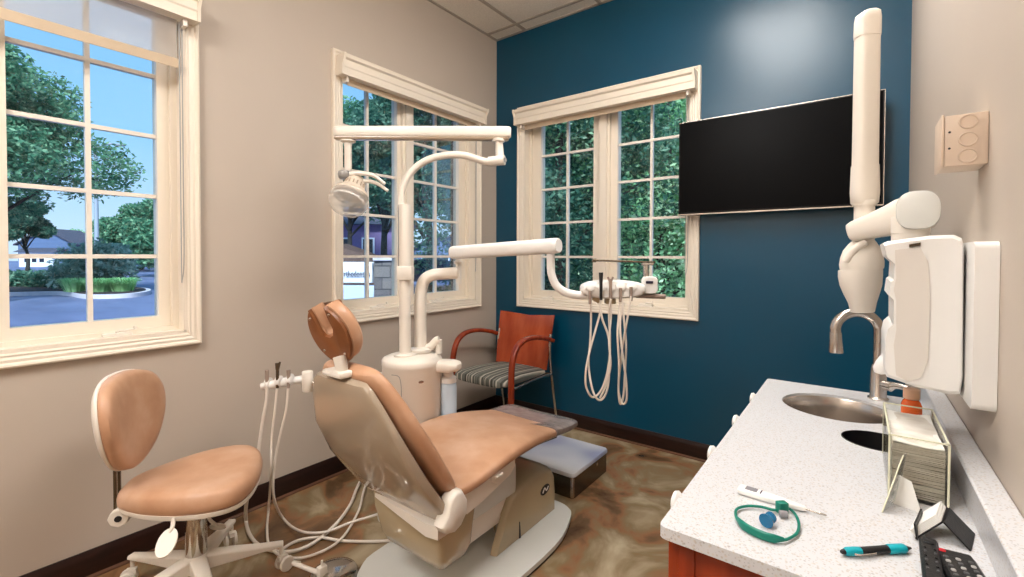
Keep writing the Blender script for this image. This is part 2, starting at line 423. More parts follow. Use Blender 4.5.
# ------------------------------------------------------------------ windows
def window(name, axis, c0, c1, glasses, crank):
    """c0..c1 outer casing range along the wall, glasses = list of (g0, g1)"""
    def P(u, d, z):      # d = distance into the room (+) or outwards (-)
        return V((d, u, z)) if axis == 'x' else V((u, -d, z))
    def bx(bm, u0, u1, d0, d1, z0, z1):
        a = P(u0, d0, z0); b = P(u1, d1, z1)
        box(bm, min(a.x, b.x), max(a.x, b.x), min(a.y, b.y), max(a.y, b.y), min(a.z, b.z), max(a.z, b.z))
    Z0, Z1 = .82, 2.311
    w = .055
    e = bpy.data.objects.new(name, None); COL.objects.link(e); e['kind'] = 'structure'
    # casing: profiled frame, swept around the rectangle
    prof = [(0, 0), (0, .022), (.006, .026), (.013, .024), (.018, .018), (.028, .020), (.036, .015), (.043, .017), (.049, .012), (w, .012), (w, -.01)]
    bm = NB(); rings = []
    for (u, z, su, sz) in ((c0, Z0, 1, 1), (c1, Z0, -1, 1), (c1, Z1, -1, -1), (c0, Z1, 1, -1), (c0, Z0, 1, 1)):
        rings.append([P(u+su*a, b, z+sz*a) for a, b in prof])
    loft(bm, rings, cap=False, closed=False)
    fin(bm, 'casing', M['white_trim'], e, smooth=20)
    # jamb liner
    bm = NB(); i0, i1, j0, j1 = c0+w-.006, c1-w+.006, Z0+w-.006, Z1-w+.006
    for a, b in (((i0, i0+.014), (j0, j1)), ((i1-.014, i1), (j0, j1)), ((i0, i1), (j0, j0+.014)), ((i0, i1), (j1-.014, j1))):
        bx(bm, a[0], a[1], -.155, .011, b[0], b[1])
    fin(bm, 'jamb', M['white_trim'], e)
    # sashes
    GZ0, GZ1 = .943, 2.198
    mull = []
    for k, (g0, g1) in enumerate(glasses):
        s0 = i0+.014 if k == 0 else (glasses[k-1][1]+g0)/2+.02
        s1 = i1-.014 if k == len(glasses)-1 else (g1+glasses[k+1][0])/2-.02
        bm = NB()
        for (a0, a1, b0, b1) in ((s0, g0, j0+.014, j1-.014), (g1, s1, j0+.014, j1-.014), (g0, g1, j0+.014, GZ0), (g0, g1, GZ1, j1-.014)):
            bx(bm, a0, a1, -.125, -.07, b0, b1)
        # stepped inner stop
        for (a0, a1, b0, b1) in ((s0+.0, s0+.022, j0+.014, j1-.014), (s1-.022, s1, j0+.014, j1-.014), (s0+.022, s1-.022, j0+.014, j0+.03)):
            bx(bm, a0, a1, -.071, -.048, b0, b1)
        bevel_all(bm, .003, 1)
        sash = fin(bm, 'sash', M['white_trim'], e)
        bm = NB()
        mid = (g0+g1)/2; nrow = 5; hz = (GZ1-GZ0)/nrow
        bx(bm, mid-.008, mid+.008, -.110, -.085, GZ0, GZ1)
        for q in range(1, nrow): bx(bm, g0, g1, -.109, -.086, GZ0+hz*q-.008, GZ0+hz*q+.008)
        fin(bm, 'muntins', M['enamel'], sash)
        bm = NB(); bx(bm, g0-.004, g1+.004, -.099, -.096, GZ0-.004, GZ1+.004); fin(bm, 'pane', M['glass'], sash)
    if len(glasses) == 2:
        bm = NB(); m0 = (glasses[0][1]+glasses[1][0])/2
        bx(bm, m0-.026, m0+.026, -.0462, -.03, j0+.014, j1-.014); bx(bm, m0-.0405, m0+.0405, -.13, -.046, j0+.01, j1-.01)
        bevel_all(bm, .003, 1); fin(bm, 'mullion', M['white_trim'], e)
    # crank operator
    for cu in crank:
        bm = NB(); bx(bm, cu-.045, cu+.045, -.05, -.02, j0+.014, j0+.026); a = P(cu, -.03, j0+.034); b_ = P(cu+.05, -.008, j0+.038); cyl(bm, P(cu, -.03, j0+.02), a, .006, n=10); cyl(bm, a, b_, .004, n=8); cyl(bm, b_, b_+V((0, 0, .012)), .006, n=8)
        fin(bm, 'crank_handle', M['enamel'], e, bevel=.002)
    # valance box with crown
    bm = NB()
    v0, v1 = c0+.026, c1-.026
    pr = [(0.012, 2.168), (.078, 2.168), (.078, 2.205), (.082, 2.212), (.084, 2.245), (.096, 2.254), (.10, 2.272), (.012, 2.272)]
    rings = []
    prism(bm, pr, lambda u, v, h: P(h, u, v), v0, v1)
    va = fin(bm, 'valance', M['white_trim'], e, smooth=20)
    bm = NB(); pr2 = [(.012, 2.168), (.086, 2.168), (.086, 2.2), (.012, 2.2)]
    for (q0, q1) in ((v0-.012, v0), (v1, v1+.012)): prism(bm, [(.012, 2.166), (.084, 2.166), (.084, 2.22), (.104, 2.256), (.104, 2.274), (.012, 2.274)], lambda u, v, h: P(h, u, v), q0, q1)
    fin(bm, 'valance_return', M['white_trim'], va)
    return e, P, (i0, i1, j0, j1)

w1, P1, J1 = window('window_1', 'x', -3.370, -2.048, [(-3.240, -2.81), (-2.601, -2.174)], [-2.32])
w2, P2, J2 = window('window_2', 'x', -1.419, -.202, [(-1.337, -.918), (-.782, -.353)], [-.62, -1.1])
w3, P3, J3 = window('window_3', 'y', .215, 1.535, [(.374, .806), (.985, 1.434)], [.46, 1.2])

# roller shades
def shade(P, J, zb, m, label):
    i0, i1, j0, j1 = J
    r = root('roller_shade', P((i0+i1)/2, .03, 2.15), label, 'window shade')
    def bx(bm, u0, u1, d0, d1, z0, z1):
        a = P(u0, d0, z0); b = P(u1, d1, z1)
        box(bm, min(a.x, b.x), max(a.x, b.x), min(a.y, b.y), max(a.y, b.y), min(a.z, b.z), max(a.z, b.z))
    bm = NB(); bx(bm, i0+.034, i1-.034, .028, .029, zb, 2.165); fin(bm, 'fabric', m, r)
    bm = NB(); bx(bm, i0+.03, i1-.03, .0265, .0305, zb-.002, zb+.036); fin(bm, 'hem_bar', M['hem'], r)
    bm = NB(); cyl(bm, P(i0+.02, .042, 2.19), P(i1-.02, .042, 2.19), .018); fin(bm, 'roller', M['white_trim'], r)
    bm = NB(); bx(bm, i0+.006, i0+.02, .014, .06, 2.14, 2.167); fin(bm, 'bracket', M['enamel'], r); bm = NB(); bx(bm, i1-.02, i1-.006, .014, .06, 2.14, 2.167); fin(bm, 'bracket', M['enamel'], r)
    # bead chain loop
    bm = NB(); u = i1-.014
    tube(bm, [P(u, .024, 2.15), P(u, .022, 1.5), P(u, .022, 1.2), P(u-.008, .024, 1.1), P(u-.012, .03, 1.2), P(u-.012, .03, 2.15)], .0022, n=6)
    fin(bm, 'chain', M['button'], r)
    return r
shade(P1, J1, 1.972, M['shade'], 'roller shade lowered a little on the leftmost window')
shade(P2, J2, 2.135, M['shade'], 'roller shade rolled up under the valance of the beige wall corner window')
shade(P3, J3, 2.135, M['shade'], 'roller shade rolled up under the valance of the window in the blue wall')

# brick veneer outside window 2 and 3
bm = NB(); box(bm, -.23, -TH-.001, -.265, .5, -.6, 3.2)
box(bm, -.23, -TH-.001, -2.05, -1.40, -.6, 3.2); box(bm, -.23, -TH-.001, -1.40, -.265, -.6, .86); box(bm, -.23, -TH-.001, -1.40, -.265, 2.3, 3.2)
struct(fin(bm, 'wall_brick_left', M['brick']))

# ------------------------------------------------------------------ dental chair
XC = 1.01
ch = root('dental_chair', (XC, -1.4, 0), 'reclined dental patient chair with tan vinyl upholstery and taupe shell on white base plate', 'dental chair')
bm = NB()
pl = [(.80, -1.80), (.765, -1.66), (.78, -1.15), (.90, -.98), (1.13, -.955), (1.22, -.975), (1.265, -1.04), (1.315, -1.25), (1.30, -1.62), (1.24, -1.86), (1.12, -1.90), (.9, -1.88)]
prism(bm, [(p.x, p.y) for p in smoothpath([(a, b, 0) for a, b in pl], 4, True)], lambda u, v, h: V((u, v, h)), .012, .03)
bevel_all(bm, .006, 2)
bp_ = fin(bm, 'base_plate', M['plate'], ch)
bm = NB(); prism(bm, [(XC+(p.x-XC)*.985, -1.42+(p.y+1.42)*.985) for p in smoothpath([(a, b, 0) for a, b in pl], 4, True)], lambda u, v, h: V((u, v, h)), 0, .013)
fin(bm, 'rubber_edge', M['rubber'], bp_)
# pump cover
bm = NB()
prof = [(-1.46, .031), (-1.43, .09), (-1.39, .16), (-1.35, .215), (-1.30, .235), (-1.2, .243), (-1.09, .243), (-1.045, .235), (-1.02, .20), (-1.012, .12), (-1.012, .031)]
rings = []
for x, s in ((.86, .93), (.868, .975), (.89, 1.), (1.0, 1.), (1.10, 1.), (1.145, .985), (1.165, .95), (1.172, .90)):
    cy, cz = -1.22, .031
    lim = -1.46 if x > 1.12 else (-1.36 if x > 1.05 else -1.27); rings.append([V((x, cy+(max(a, lim)-cy)*(.5+.5*s), cz+(b-cz)*s)) for a, b in prof])
loft(bm, rings); pc = fin(bm, 'pump_cover', M['khaki'], ch, smooth=45)
bm = NB(); 
def ell(bm, c, du, dv, a, b, nrm, h=.003, n=24, mi=0):
    c = V(c); du = V(du).normalized(); dv = V(dv).normalized(); nn = V(nrm).normalized()
    loft(bm, [[c+du*a*math.cos(2*PI*i/n)+dv*b*math.sin(2*PI*i/n)+nn*q for i in range(n)] for q in (0, h)], mi=mi)
ell(bm, (1.17, -1.105, .155), (0, 1, .1), (0, -.1, 1), .036, .021, (1, 0, 0), .004)
fin(bm, 'badge', M['black'], pc)
bm = NB(); tube(bm, [(1.176, -1.128, .148), (1.1765, -1.112, .166), (1.1765, -1.10, .150), (1.1765, -1.083, .163)], .0022, n=6)
fin(bm, 'badge_mark', M['white'], pc)
bm = NB(); prism(bm, [(-1.302, .031), (-1.292, .031), (-1.297, .075), (-1.300, .10)], lambda u, v, h: V((h, u, v)), 1.16, 1.176); fin(bm, 'slit', M['rubber'], pc)
# lift arm
bm = NB(); box(bm, .88, 1.14, -1.66, -1.3, .125, .215, .008)
la = fin(bm, 'lift_arm', M['enamel'], ch)
bm = NB(); box(bm, .87, 1.16, -1.70, -1.30, .219, .345, .012); fin(bm, 'upper_link', M['plate'], la)
# seat frame with side rails
bm = NB()
pr = [(-1.76, .425), (-1.70, .335), (-1.62, .345), (-1.46, .378), (-1.43, .40), (-1.43, .455), (-1.55, .44), (-1.70, .42)]
prism(bm, pr, lambda u, v, h: V((h, u, v)), .80, 1.245); bevel_all(bm, .008)
sf = fin(bm, 'seat_frame', M['enamel'], ch)
bm = NB(); lathe(bm, [(.03, 0), (.03, .006), (.024, .012), (.02, .012)], ((1.244, -1.545, .41), (1, 0, 0)), 20); box(bm, 1.25, 1.264, -1.565, -1.525, .404, .416, .003)
fin(bm, 'adjuster_knob', M['enamel'], sf)
# seat cushion
def seat_ring(y, w, zt, th, e=3.2, n=36, dish=.012, xo=0):
    out = []
    for i in range(n):
        t = 2*PI*i/n; c, s = math.cos(t), math.sin(t)
        u = math.copysign(abs(c)**(2/e), c); v = math.copysign(abs(s)**(2/e), s)
        z = zt-th/2+th/2*v
        if v > 0: z += dish*(abs(u)**2-1)*min(1, v*1.5)
        out.append(V((XC+xo+u*w, y, z)))
    return out
bm = NB()
SEAT = [(-1.79, .10, .43, .03), (-1.785, .20, .452, .055), (-1.76, .238, .458, .065), (-1.70, .25, .456, .07), (-1.60, .256, .474, .075), (-1.48, .258, .493, .078), (-1.36, .252, .494, .08), (-1.24, .238, .48, .075),
        (-1.12, .222, .455, .065), (-1.03, .212, .433, .058), (-.96, .214, .426, .055), (-.90, .208, .42, .05), (-.885, .18, .408, .03)]
sp = []
for (y, w, z, t) in SEAT: sp.append(seat_ring(y, w, z, t))
loft(bm, sp); sc = fin(bm, 'seat_cushion', M['leather'], ch, subd=1)
bm = NB(); rings = []
for (y, w, z, t) in [(-1.10, .223, .455, .072), (-1.03, .217, .438, .066), (-.96, .219, .431, .063), (-.897, .213, .425, .058), (-.876, .19, .410, .036)]:
    R_ = seat_ring(y, w, z, t)
    rings.append([p+V((0, -.16*max(0, (1-(p.x-(XC-w))/(2*w)))*(1 if y < -1.0 else 0), .0045)) for p in R_])
loft(bm, rings, cap=True); fin(bm, 'toe_cover', M['foot_plastic'], sc)
bm = NB(); prism(bm, [(-1.46, .395), (-1.3, .405), (-1.1, .385), (-.99, .365), (-1.0, .352), (-1.2, .375), (-1.44, .365)], lambda u, v, h: V((h, u, v)), .86, 1.17); fin(bm, 'legrest_frame', M['dark_steel'], ch, bevel=.004)
# back: profile direction
B0 = V((XC+.01, -1.80, .42)); B1 = V((XC+.015, -2.015, .83)); bu = (B1-B0).normalized(); bn = V((0, bu.z, -bu.y)); BL = (B1-B0).length
def bw(s): # half-width along the back
    pts = [(0, .25), (.25, .252), (.5, .247), (.75, .208), (.92, .170), (1.0, .145)]
    for (a, x), (b, y) in zip(pts, pts[1:]):
        if s <= b: return x+(y-x)*(s-a)/(b-a)
    return pts[-1][1]
def back_ring(s, d0, d1, k=0., e=4., grow=0., n=36):
    w = bw(min(max(s, 0), 1))+grow; out = []
    bow = .022*math.sin(PI*min(max(s, 0), 1))
    for i in range(n):
        t = 2*PI*i/n; c, q = math.cos(t), math.sin(t)
        u = math.copysign(abs(c)**(2/e), c); v = math.copysign(abs(q)**(2/e), q)
        d = (d0+d1)/2+(d1-d0)/2*v-k*(1-u*u)
        out.append(B0+bu*(BL*s)+V((u*w, 0, 0))+bn*(d-bow))
    return out
bm = NB()
loft(bm, [back_ring(s, d0, d1, k, 3., g) for s, d0, d1, k, g in ((-.02, .02, .05, 0, -.05), (0, .004, .07, .0, -.02), (.05, 0, .078, .0, 0), (.3, 0, .082, 0, .004), (.55, 0, .08, 0, .004), (.8, 0, .072, 0, .004), (.93, 0, .062, 0, .004), (1.0, 0, .056, 0, .0), (1.03, .006, .05, 0, -.015), (1.04, .015, .04, 0, -.05))])
bc = fin(bm, 'back_cushion', M['leather'], ch, subd=1)
bm = NB()
loft(bm, [back_ring(s, -.03-k, -.001, k*.0, 5., g) for s, k, g in ((-.24, -.01, -.09), (-.22, .0, -.07), (-.1, .012, -.02), (0, .018, -.004), (.3, .022, -.008), (.6, .018, -.008), (.85, .006, -.008), (.97, 0, -.010), (1.0, -.006, -.02))])
sh = fin(bm, 'back_shell', M['taupe'], ch)
# lower housing with white cross rail and side knuckles
bm = NB()
H = [  # (z, x0, x1, y0, y1)
    (.40, XC-.16, XC+.20, -1.79, -1.62), (.34, XC-.15, XC+.215, -1.80, -1.62), (.29, XC-.14, XC+.21, -1.80, -1.625), (.20, XC-.11, XC+.205, -1.79, -1.635), (.168, XC-.10, XC+.195, -1.775, -1.65), (.158, XC-.08, XC+.18, -1.755, -1.66)]
loft(bm, [[V((u, v, z)) for u, v in rrect(x0, x1, y0, y1, .022)] for z, x0, x1, y0, y1 in H]); hs = fin(bm, 'motor_cover', M['khaki'], ch, smooth=50)
bm = NB(); loft(bm, [[V((x, y, z)) for y, z in ((-1.80-k, zb_), (-1.80-k, zb_+h_), (-1.77, zb_+h_+.012), (-1.77, zb_))] for x, k, zb_, h_ in ((XC-.12, .004, .325, .012), (XC+.02, .018, .315, .026), (XC+.18, .034, .305, .042), (XC+.232, .030, .31, .042))]); fin(bm, 'cross_rail', M['enamel'], hs)
for s, nm in ((1, 'hinge_cover'),):
    bm = NB(); x0 = XC+s*(.262 if s > 0 else .20)
    pts = [(-1.835, .345), (-1.852, .37), (-1.835, .395), (-1.822, .43), (-1.812, .452), (-1.79, .463), (-1.762, .455), (-1.742, .42), (-1.742, .375), (-1.77, .345), (-1.80, .335)]
    rings = []
    for dx, k in ((-.03, .9), (-.022, 1.), (.004, 1.), (.014, .93), (.018, .8)):
        rings.append([V((x0+s*dx, -1.80+(a+1.80)*k, .40+(b-.40)*k)) for a, b in pts])
    loft(bm, rings); fin(bm, nm, M['enamel'], ch, smooth=50)
# headrest
hb = V((XC+.01, -2.035, .845)); hn = V((-.16, .90, .36)).normalized(); hu = V((-.14, -.28, 1)); hu = (hu-hn*hu.dot(hn)).normalized(); hr = hn.cross(hu)
hc = V((XC-.012, -2.04, .962))
bm = NB(); 
box(bm, XC-.045, XC+.055, -2.055, -1.985, .832, .852, .008)
tube(bm, [hb+V((.01, .01, -.01)), hb+V((.012, .005, .025)), hb+V((.006, .002, .05))], .019, n=12)
ps = fin(bm, 'headrest_post', M['enamel'], ch)
def headrest_outline(k):
    a, b = .080*k, .100*k; pts = []
    n = 44
    for i in range(n):
        th = PI/2+.42+(2*PI-.84)*i/(n-1)
        pts.append((a*math.cos(th), b*math.sin(th)))
    # notch back down
    w = .029
    pts += [(w*.95, .06), (w*.95, .018), (w*.6, .0), (0, -.006), (-w*.6, .0), (-w*.95, .018), (-w*.95, .06)]
    return pts
def hp(x, y, d): return hc+hr*x+hu*y+hn*d
bm = NB(); o_ = headrest_outline(1.)
def insetp(pts, k):
    out = []; n = len(pts)
    for i in range(n):
        a = V((*pts[i-1], 0)); b = V((*pts[(i+1) % n], 0)); t = (b-a).normalized(); nn = V((-t.y, t.x, 0))
        out.append((pts[i][0]+nn.x*k, pts[i][1]+nn.y*k))
    return out
loft(bm, [[hp(x, y, d) for x, y in insetp(o_, k)] for d, k in ((.0, .004), (.004, 0), (.036, 0.0), (.046, .004), (.05, .012))])
hd = fin(bm, 'headrest', M['leather'], ch, smooth=50)
bm = NB(); loft(bm, [[hp(x, y, d) for x, y in insetp(o_, k)] for d, k in ((-.013, .006), (-.012, .003), (-.001, .003))]); fin(bm, 'back_panel', M['leather_dark'], hd)
for x, y in ((-.045, .062), (.045, .066), (-.05, -.048), (.035, -.066)):
    bm = NB(); lathe(bm, [(.005, 0), (.004, .003), (.001, .004)], (hp(x, y, -.013), -hn), 10); fin(bm, 'screw', M['steel'], hd)
bm = NB(); tube(bm, [hp(x, y, .002) for x, y in insetp(o_, -.001)], .0018, n=6, smooth=False, closed=True); fin(bm, 'piping', M['leather'], hd)

# ------------------------------------------------------------------ support column
DC = V((.615, -1.39, 0)); DR = .137
col = root('dental_utility_tower', (DC.x, DC.y, 0), 'cream cylindrical utility column carrying two poles between chair and window wall', 'dental utility column')
bm = NB(); lathe(bm, [(DR*.97, .03), (DR, .04), (DR, .692), (DR+.0015, .694), (DR+.0015, .717), (DR-.004, .726), (DR*.8, .736), (DR*.4, .742), (.01, .743)], ((DC.x, DC.y, 0), (0, 0, 1)), 48)
fin(bm, 'body', M['enamel'], col)
bm = NB(); lathe(bm, [(.16, 0), (.16, .025), (.15, .031), (.12, .031)], ((DC.x, DC.y, 0), (0, 0, 1)), 40); fin(bm, 'foot', M['plate'], col)
bm = NB()
q = at(423, 383.5, 2.02); dv = V((q.x-DC.x, q.y-DC.y, 0)).normalized(); bc_ = V((DC.x, DC.y, q.z))+dv*(DR-.001); tng = V((-dv.y, dv.x, 0))
ell(bm, bc_, tng, (0, 0, 1), .012, .006, dv, .003); fin(bm, 'badge', M['steel'], col)
# curved access panel seam on the left
bm = NB()
sp_ = []
for a, z in ((-1.02, .48), (-1.02, .60), (-1.05, .64), (-1.13, .665), (-1.3, .672), (-1.6, .672)):
    ang = math.atan2(dv.y, dv.x)+a*.62
    sp_.append(V((DC.x+math.cos(ang)*(DR+.0005), DC.y+math.sin(ang)*(DR+.0005), z)))
tube(bm, sp_, .0016, n=6); fin(bm, 'panel_seam', M['grey_plastic'], col)
# side bin / holder lid at right with bottle
bm = NB(); q0 = at(441, 366, 2.16); q1 = at(462, 359, 2.02)
sh0 = at(440, 364, 2.2)
R_ = []
pa = V((at(437, 366, 2.16).x, at(437, 366, 2.16).y, .688)); pb = V((at(459, 360, 2.08).x, at(459, 360, 2.08).y, .70))
for f, r1 in ((0, .03), (.25, .032), (.6, .032), (.85, .026), (1., .012)):
    c = pa.lerp(pb, f); d = (pb-pa).normalized(); s_ = V((-d.y, d.x, 0)).normalized()
    R_.append([c+s_*x+V((0, 0, 1))*z for x, z in sup(0, 0, r1*1.5, r1*.9, 3, 20)])
loft(bm, R_); fin(bm, 'bottle_holder', M['enamel'], col)
bt = at(448.5, 400, 2.17)
wb = root('water_bottle', (bt.x, bt.y, .40), 'translucent bluish water bottle hanging under the holder on the utility column', 'bottle')
bm = NB(); lathe(bm, [(.032, .36), (.038, .365), (.038, .585), (.036, .60), (.024, .613), (.018, .617), (.018, .63)], ((bt.x, bt.y, 0), (0, 0, 1)), 24); fin(bm, 'bottle_body', mat('frosted_blue_bottle', (196, 214, 230), .3), wb)
bm = NB(); lathe(bm, [(.037, .608), (.037, .63), (.024, .637), (.022, .655), (.018, .66)], ((bt.x, bt.y, 0), (0, 0, 1)), 24); fin(bm, 'cap', M['white'], wb)
bm = NB(); tube(bm, [(bt.x-.01, bt.y, .655), (bt.x-.006, bt.y+.004, .668), (bt.x+.012, bt.y, .674)], .004, n=8); fin(bm, 'tube', M['dark_steel'], wb)

# operating light on its pole
def dz(v, t): return at(512, v, t).z
p1 = at(405, 352, 2.13); p1 = V((p1.x, p1.y, 0))
lt = root('operatory_light', (p1.x, p1.y, .742), 'cream overhead dental exam light on curved pole with straight cross arm', 'dental light')
zt = at(405, 205, 2.13).z
bm = NB(); lathe(bm, [(.052, .736), (.052, .746), (.034, .750), (.026, .752), (.026, .905), (.0262, zt-.02), (.0262, zt), (.021, zt+.002)], (p1, (0, 0, 1)), 24); pole = fin(bm, 'pole', M['enamel'], lt)
zc = at(405, 273, 2.13).z
bm = NB(); box(bm, -.031, .037, -.034, .034, zc-.032, zc+.032, .006, R=Matrix.Translation((p1.x, p1.y, 0))@Matrix.Rotation(yaw, 4, 'Z')); fin(bm, 'clamp', M['enamel'], pole)
bm = NB(); box(bm, -.030, -.018, -.012, .012, zc, zt, .004, R=Matrix.Translation((p1.x, p1.y, 0))@Matrix.Rotation(yaw, 4, 'Z')); fin(bm, 'cable_cover', M['grey_plastic'], pole)
T = 2.13
bm = NB(); tube(bm, [at(400.5, 207, T), at(401.5, 192, T), at(407, 178, T), at(417, 166.5, T), at(430, 159, T), at(446, 155.3, T), at(462, 155, T), at(474, 158, T), at(485, 161.5, T), at(497, 162.5, T)], .0165, n=14)
fin(bm, 'curved_tube', M['enamel'], pole)
bm = NB(); cyl(bm, at(489, 161.5, T), at(504.5, 160, T-.02), .022, .023); cyl(bm, at(500, 160, T), at(499, 140, T), .021, .017)
lathe(bm, [(.017, 0), (.03, .004), (.03, .014), (.02, .018)], (at(498.5, 142.5, T), (0, 0, 1)), 20); kn = fin(bm, 'knuckle', M['enamel'], lt)
bm = NB(); ell(bm, at(505, 160, T-.025), (0, .4, 0), (0, 0, 1), .010, .011, rt-fw*.3, .002, 14); fin(bm, 'end_cap', M['grey_plastic'], kn)
a = at(334.5, 133.5, T); b = at(511, 133, T); a.z = b.z = (a.z+b.z)/2
d = (b-a).normalized(); s_ = V((-d.y, d.x, 0)); L = (b-a).length
bm = NB(); R_ = []
for f, k in ((0, .7), (.008, .93), (.03, 1.), (.97, 1.), (.992, .93), (1., .7)):
    c = a+d*L*f; R_.append([c+s_*x+V((0, 0, 1))*z for x, z in sup(0, .004, .027*k, .026*k, 4.5, 24)])
loft(bm, R_); ba = fin(bm, 'cross_arm', M['enamel'], lt)
bm = NB(); R_ = []
for f, k in ((.002, .6), (.01, 1.), (.98, 1.), (.988, .6)):
    c = a+d*L*f; R_.append([c+s_*x+V((0, 0, 1))*z for x, z in sup(0, -.023, .022*k, .010*k, 4, 20)])
loft(bm, R_); fin(bm, 'rail', M['taupe'], ba)
bm = NB(); lathe(bm, [(.034, 0), (.034, .006), (.019, .014), (.0165, .03), (.0165, .125), (.014, .14)], (at(348, 140.5, T), (0, 0, -1)), 20); dp = fin(bm, 'drop_post', M['enamel'], lt)
# lamp head
hc_ = at(346.5, 204, T-.01)
bm = NB(); lathe(bm, [(.018, -.004), (.026, .004), (.028, .02), (.024, .032), (.01, .036)], (at(344.5, 178, T)+V((0, 0, 0)), (-.1, -.1, 1)), 20)
pv = fin(bm, 'pivot', M['grey_plastic'], lt)
ax = (at(346, 207, T-.04)-at(356, 182, T+.01)).normalized()      # the lamp looks down and a little towards the viewer
o = at(357, 180, T+.0)
bm = NB(); lathe(bm, [(.014, -.02), (.030, -.012), (.044, .01), (.048, .035), (.056, .048), (.068, .058), (.076, .068), (.0765, .078), (.072, .082)], (o, ax), 28); hh = fin(bm, 'lamp_housing', mat('warm_grey_plastic', (206, 192, 174), .35), lt)
bm = NB()
for i in range(7):
    an = -1.2+i*.36
    u_ = ax.orthogonal().normalized(); w_ = ax.cross(u_)
    # vents arranged on the viewer's side
    e1 = (-fw-ax*(-fw).dot(ax)).normalized(); e2 = ax.cross(e1)
    dd = e1*math.cos(an)+e2*math.sin(an)
    cyl(bm, o+ax*.020+dd*.0455, o+ax*.042+dd*.050, .0028, n=6)
fin(bm, 'vent_slots', M['taupe'], hh)
bm = NB(); lathe(bm, [(.070, .066), (.081, .08), (.087, .10), (.086, .125), (.076, .15), (.056, .17), (.032, .181), (.002, .184)], (o, ax), 32, cap=False); fin(bm, 'front_shield', M['lamp_glass'], hh)
bm = NB(); lathe(bm, [(.066, .09), (.056, .075), (.03, .062), (.004, .058)], (o, ax), 24, cap=False); fin(bm, 'reflector', mat('satin_reflector', (214, 210, 204), .35, metal=.4), hh)
bm = NB(); cyl(bm, o+ax*.07, o+ax*.11, .012, .010, 12); box(bm, -.03, .03, -.005, .005, -.008, .008, .002, R=Matrix.Translation(o+ax*.135)@Matrix.Rotation(yaw, 4, 'Z')); fin(bm, 'bulb', M['button'], hh)
bm = NB(); lathe(bm, [(.0665, .096), (.072, .10), (.072, .106), (.0665, .108)], (o, ax), 32, cap=False); fin(bm, 'rim', M['white'], hh)
for k, pts in enumerate((((350, 174), (362, 173.5), (374, 176), (385, 184)), ((356, 184), (366, 181), (378, 184), (388, 191)))):
    bm = NB(); tube(bm, [at(u, v, T-.03+.02*k) for u, v in pts], lambda f: .0115*(1-.35*f), n=10); fin(bm, 'handle', M['enamel'], hh)

# ------------------------------------------------------------------ delivery unit on second pole
p2 = at(420.5, 352, 2.2); p2 = V((p2.x, p2.y, 0))
dl = root('instrument_delivery_unit', (p2.x, p2.y, .745), 'white dental delivery arm holding an instrument head with dangling hoses by the blue wall window', 'dental delivery unit')
bm = NB(); lathe(bm, [(.045, .722), (.05, .73), (.05, .745), (.056, .747), (.056, .758), (.034, .764), (.0285, .768)], (p2, (0, 0, 1)), 24); fin(bm, 'swivel_base', M['enamel'], dl)
hk = at(437, 344, 2.14)
bm = NB(); tube(bm, [V((p2.x, p2.y, .756))+rt*.02, V((p2.x, p2.y, .768))+rt*.05, V((p2.x, p2.y, .792))+rt*.075, V((p2.x, p2.y, .798))+rt*.09], lambda f: .018+.004*f, n=12); cyl(bm, V((p2.x, p2.y, .735))+rt*.088, V((p2.x, p2.y, .80))+rt*.088, .015, n=12); fin(bm, 'brake_handle', M['enamel'], dl)
T2 = 2.2
bm = NB(); tube(bm, [V((p2.x, p2.y, .758)), V((p2.x, p2.y, .84)), V((p2.x, p2.y, at(421, 300, T2).z)), at(421.5, 288, T2), at(425, 279.5, T2), at(433, 275, T2), at(443, 273.8, T2), at(458, 273, T2)], .0285, n=16); dpole = fin(bm, 'pole', M['enamel'], dl)
bm = NB(); jp = at(458.5, 285, T2); cyl(bm, V((jp.x, jp.y, at(458, 284, T2).z)), V((jp.x, jp.y, at(458, 250, T2).z)), .014); lathe(bm, [(.020, 0), (.022, .004), (.022, .012), (.014, .016)], (V((jp.x, jp.y, at(458, 264, T2).z)), (0, 0, 1)), 20)
fin(bm, 'joint', M['enamel'], dpole)
ea = at(452.5, 252.7, 2.16); eb = at(559, 245.5, 1.80)
d = (eb-ea).normalized(); s_ = V((-d.y, d.x, 0)).normalized(); u3 = d.cross(s_); L = (eb-ea).length
bm = NB(); R_ = []
for f, k in ((0, .75), (.006, .93), (.02, 1.), (.97, 1.), (.99, .95), (1., .8)):
    R_.append([ea+d*L*f+s_*x+u3*z for x, z in sup(0, 0, .031*k, .031*k, 2.6, 24)])
loft(bm, R_); fin(bm, 'flex_arm', M['white'], dl)
T3 = 1.83
bm = NB(); tube(bm, [at(550.5, 250, T3), at(550.8, 262, T3), at(551.5, 274, T3), at(556, 285, T3), at(565, 292, T3), at(577, 295, T3), at(592, 295.5, T3)], .0165, n=14); fin(bm, 'down_tube', M['white'], dl)
# instrument head (oval tray block)
hcen = at(612, 289, T3); 
def hdp(px, v, dd=0.): return at(px, v, T3)-fw*dd
bm = NB(); R_ = []
hxw = .125
for (f, k) in ((-.055, .80), (-.048, .93), (-.03, 1.), (.03, 1.), (.045, .92), (.05, .8)):
    R_.append([hcen+rt*x*k+up*z*(k)+fw*f for x, z in sup(0, 0, hxw, .036, 2.6, 36)])
loft(bm, R_); hd_ = fin(bm, 'instrument_head', M['white'], dl, smooth=50)
bm = NB(); cyl(bm, at(592, 295, T3), at(600, 300, T3), .016); box(bm, -.02, .02, -.02, .02, -.018, .012, .004, R=Matrix.Translation(at(610, 299, T3))@Matrix.Rotation(yaw, 4, 'Z')); fin(bm, 'mount_bracket', M['khaki'], dl)
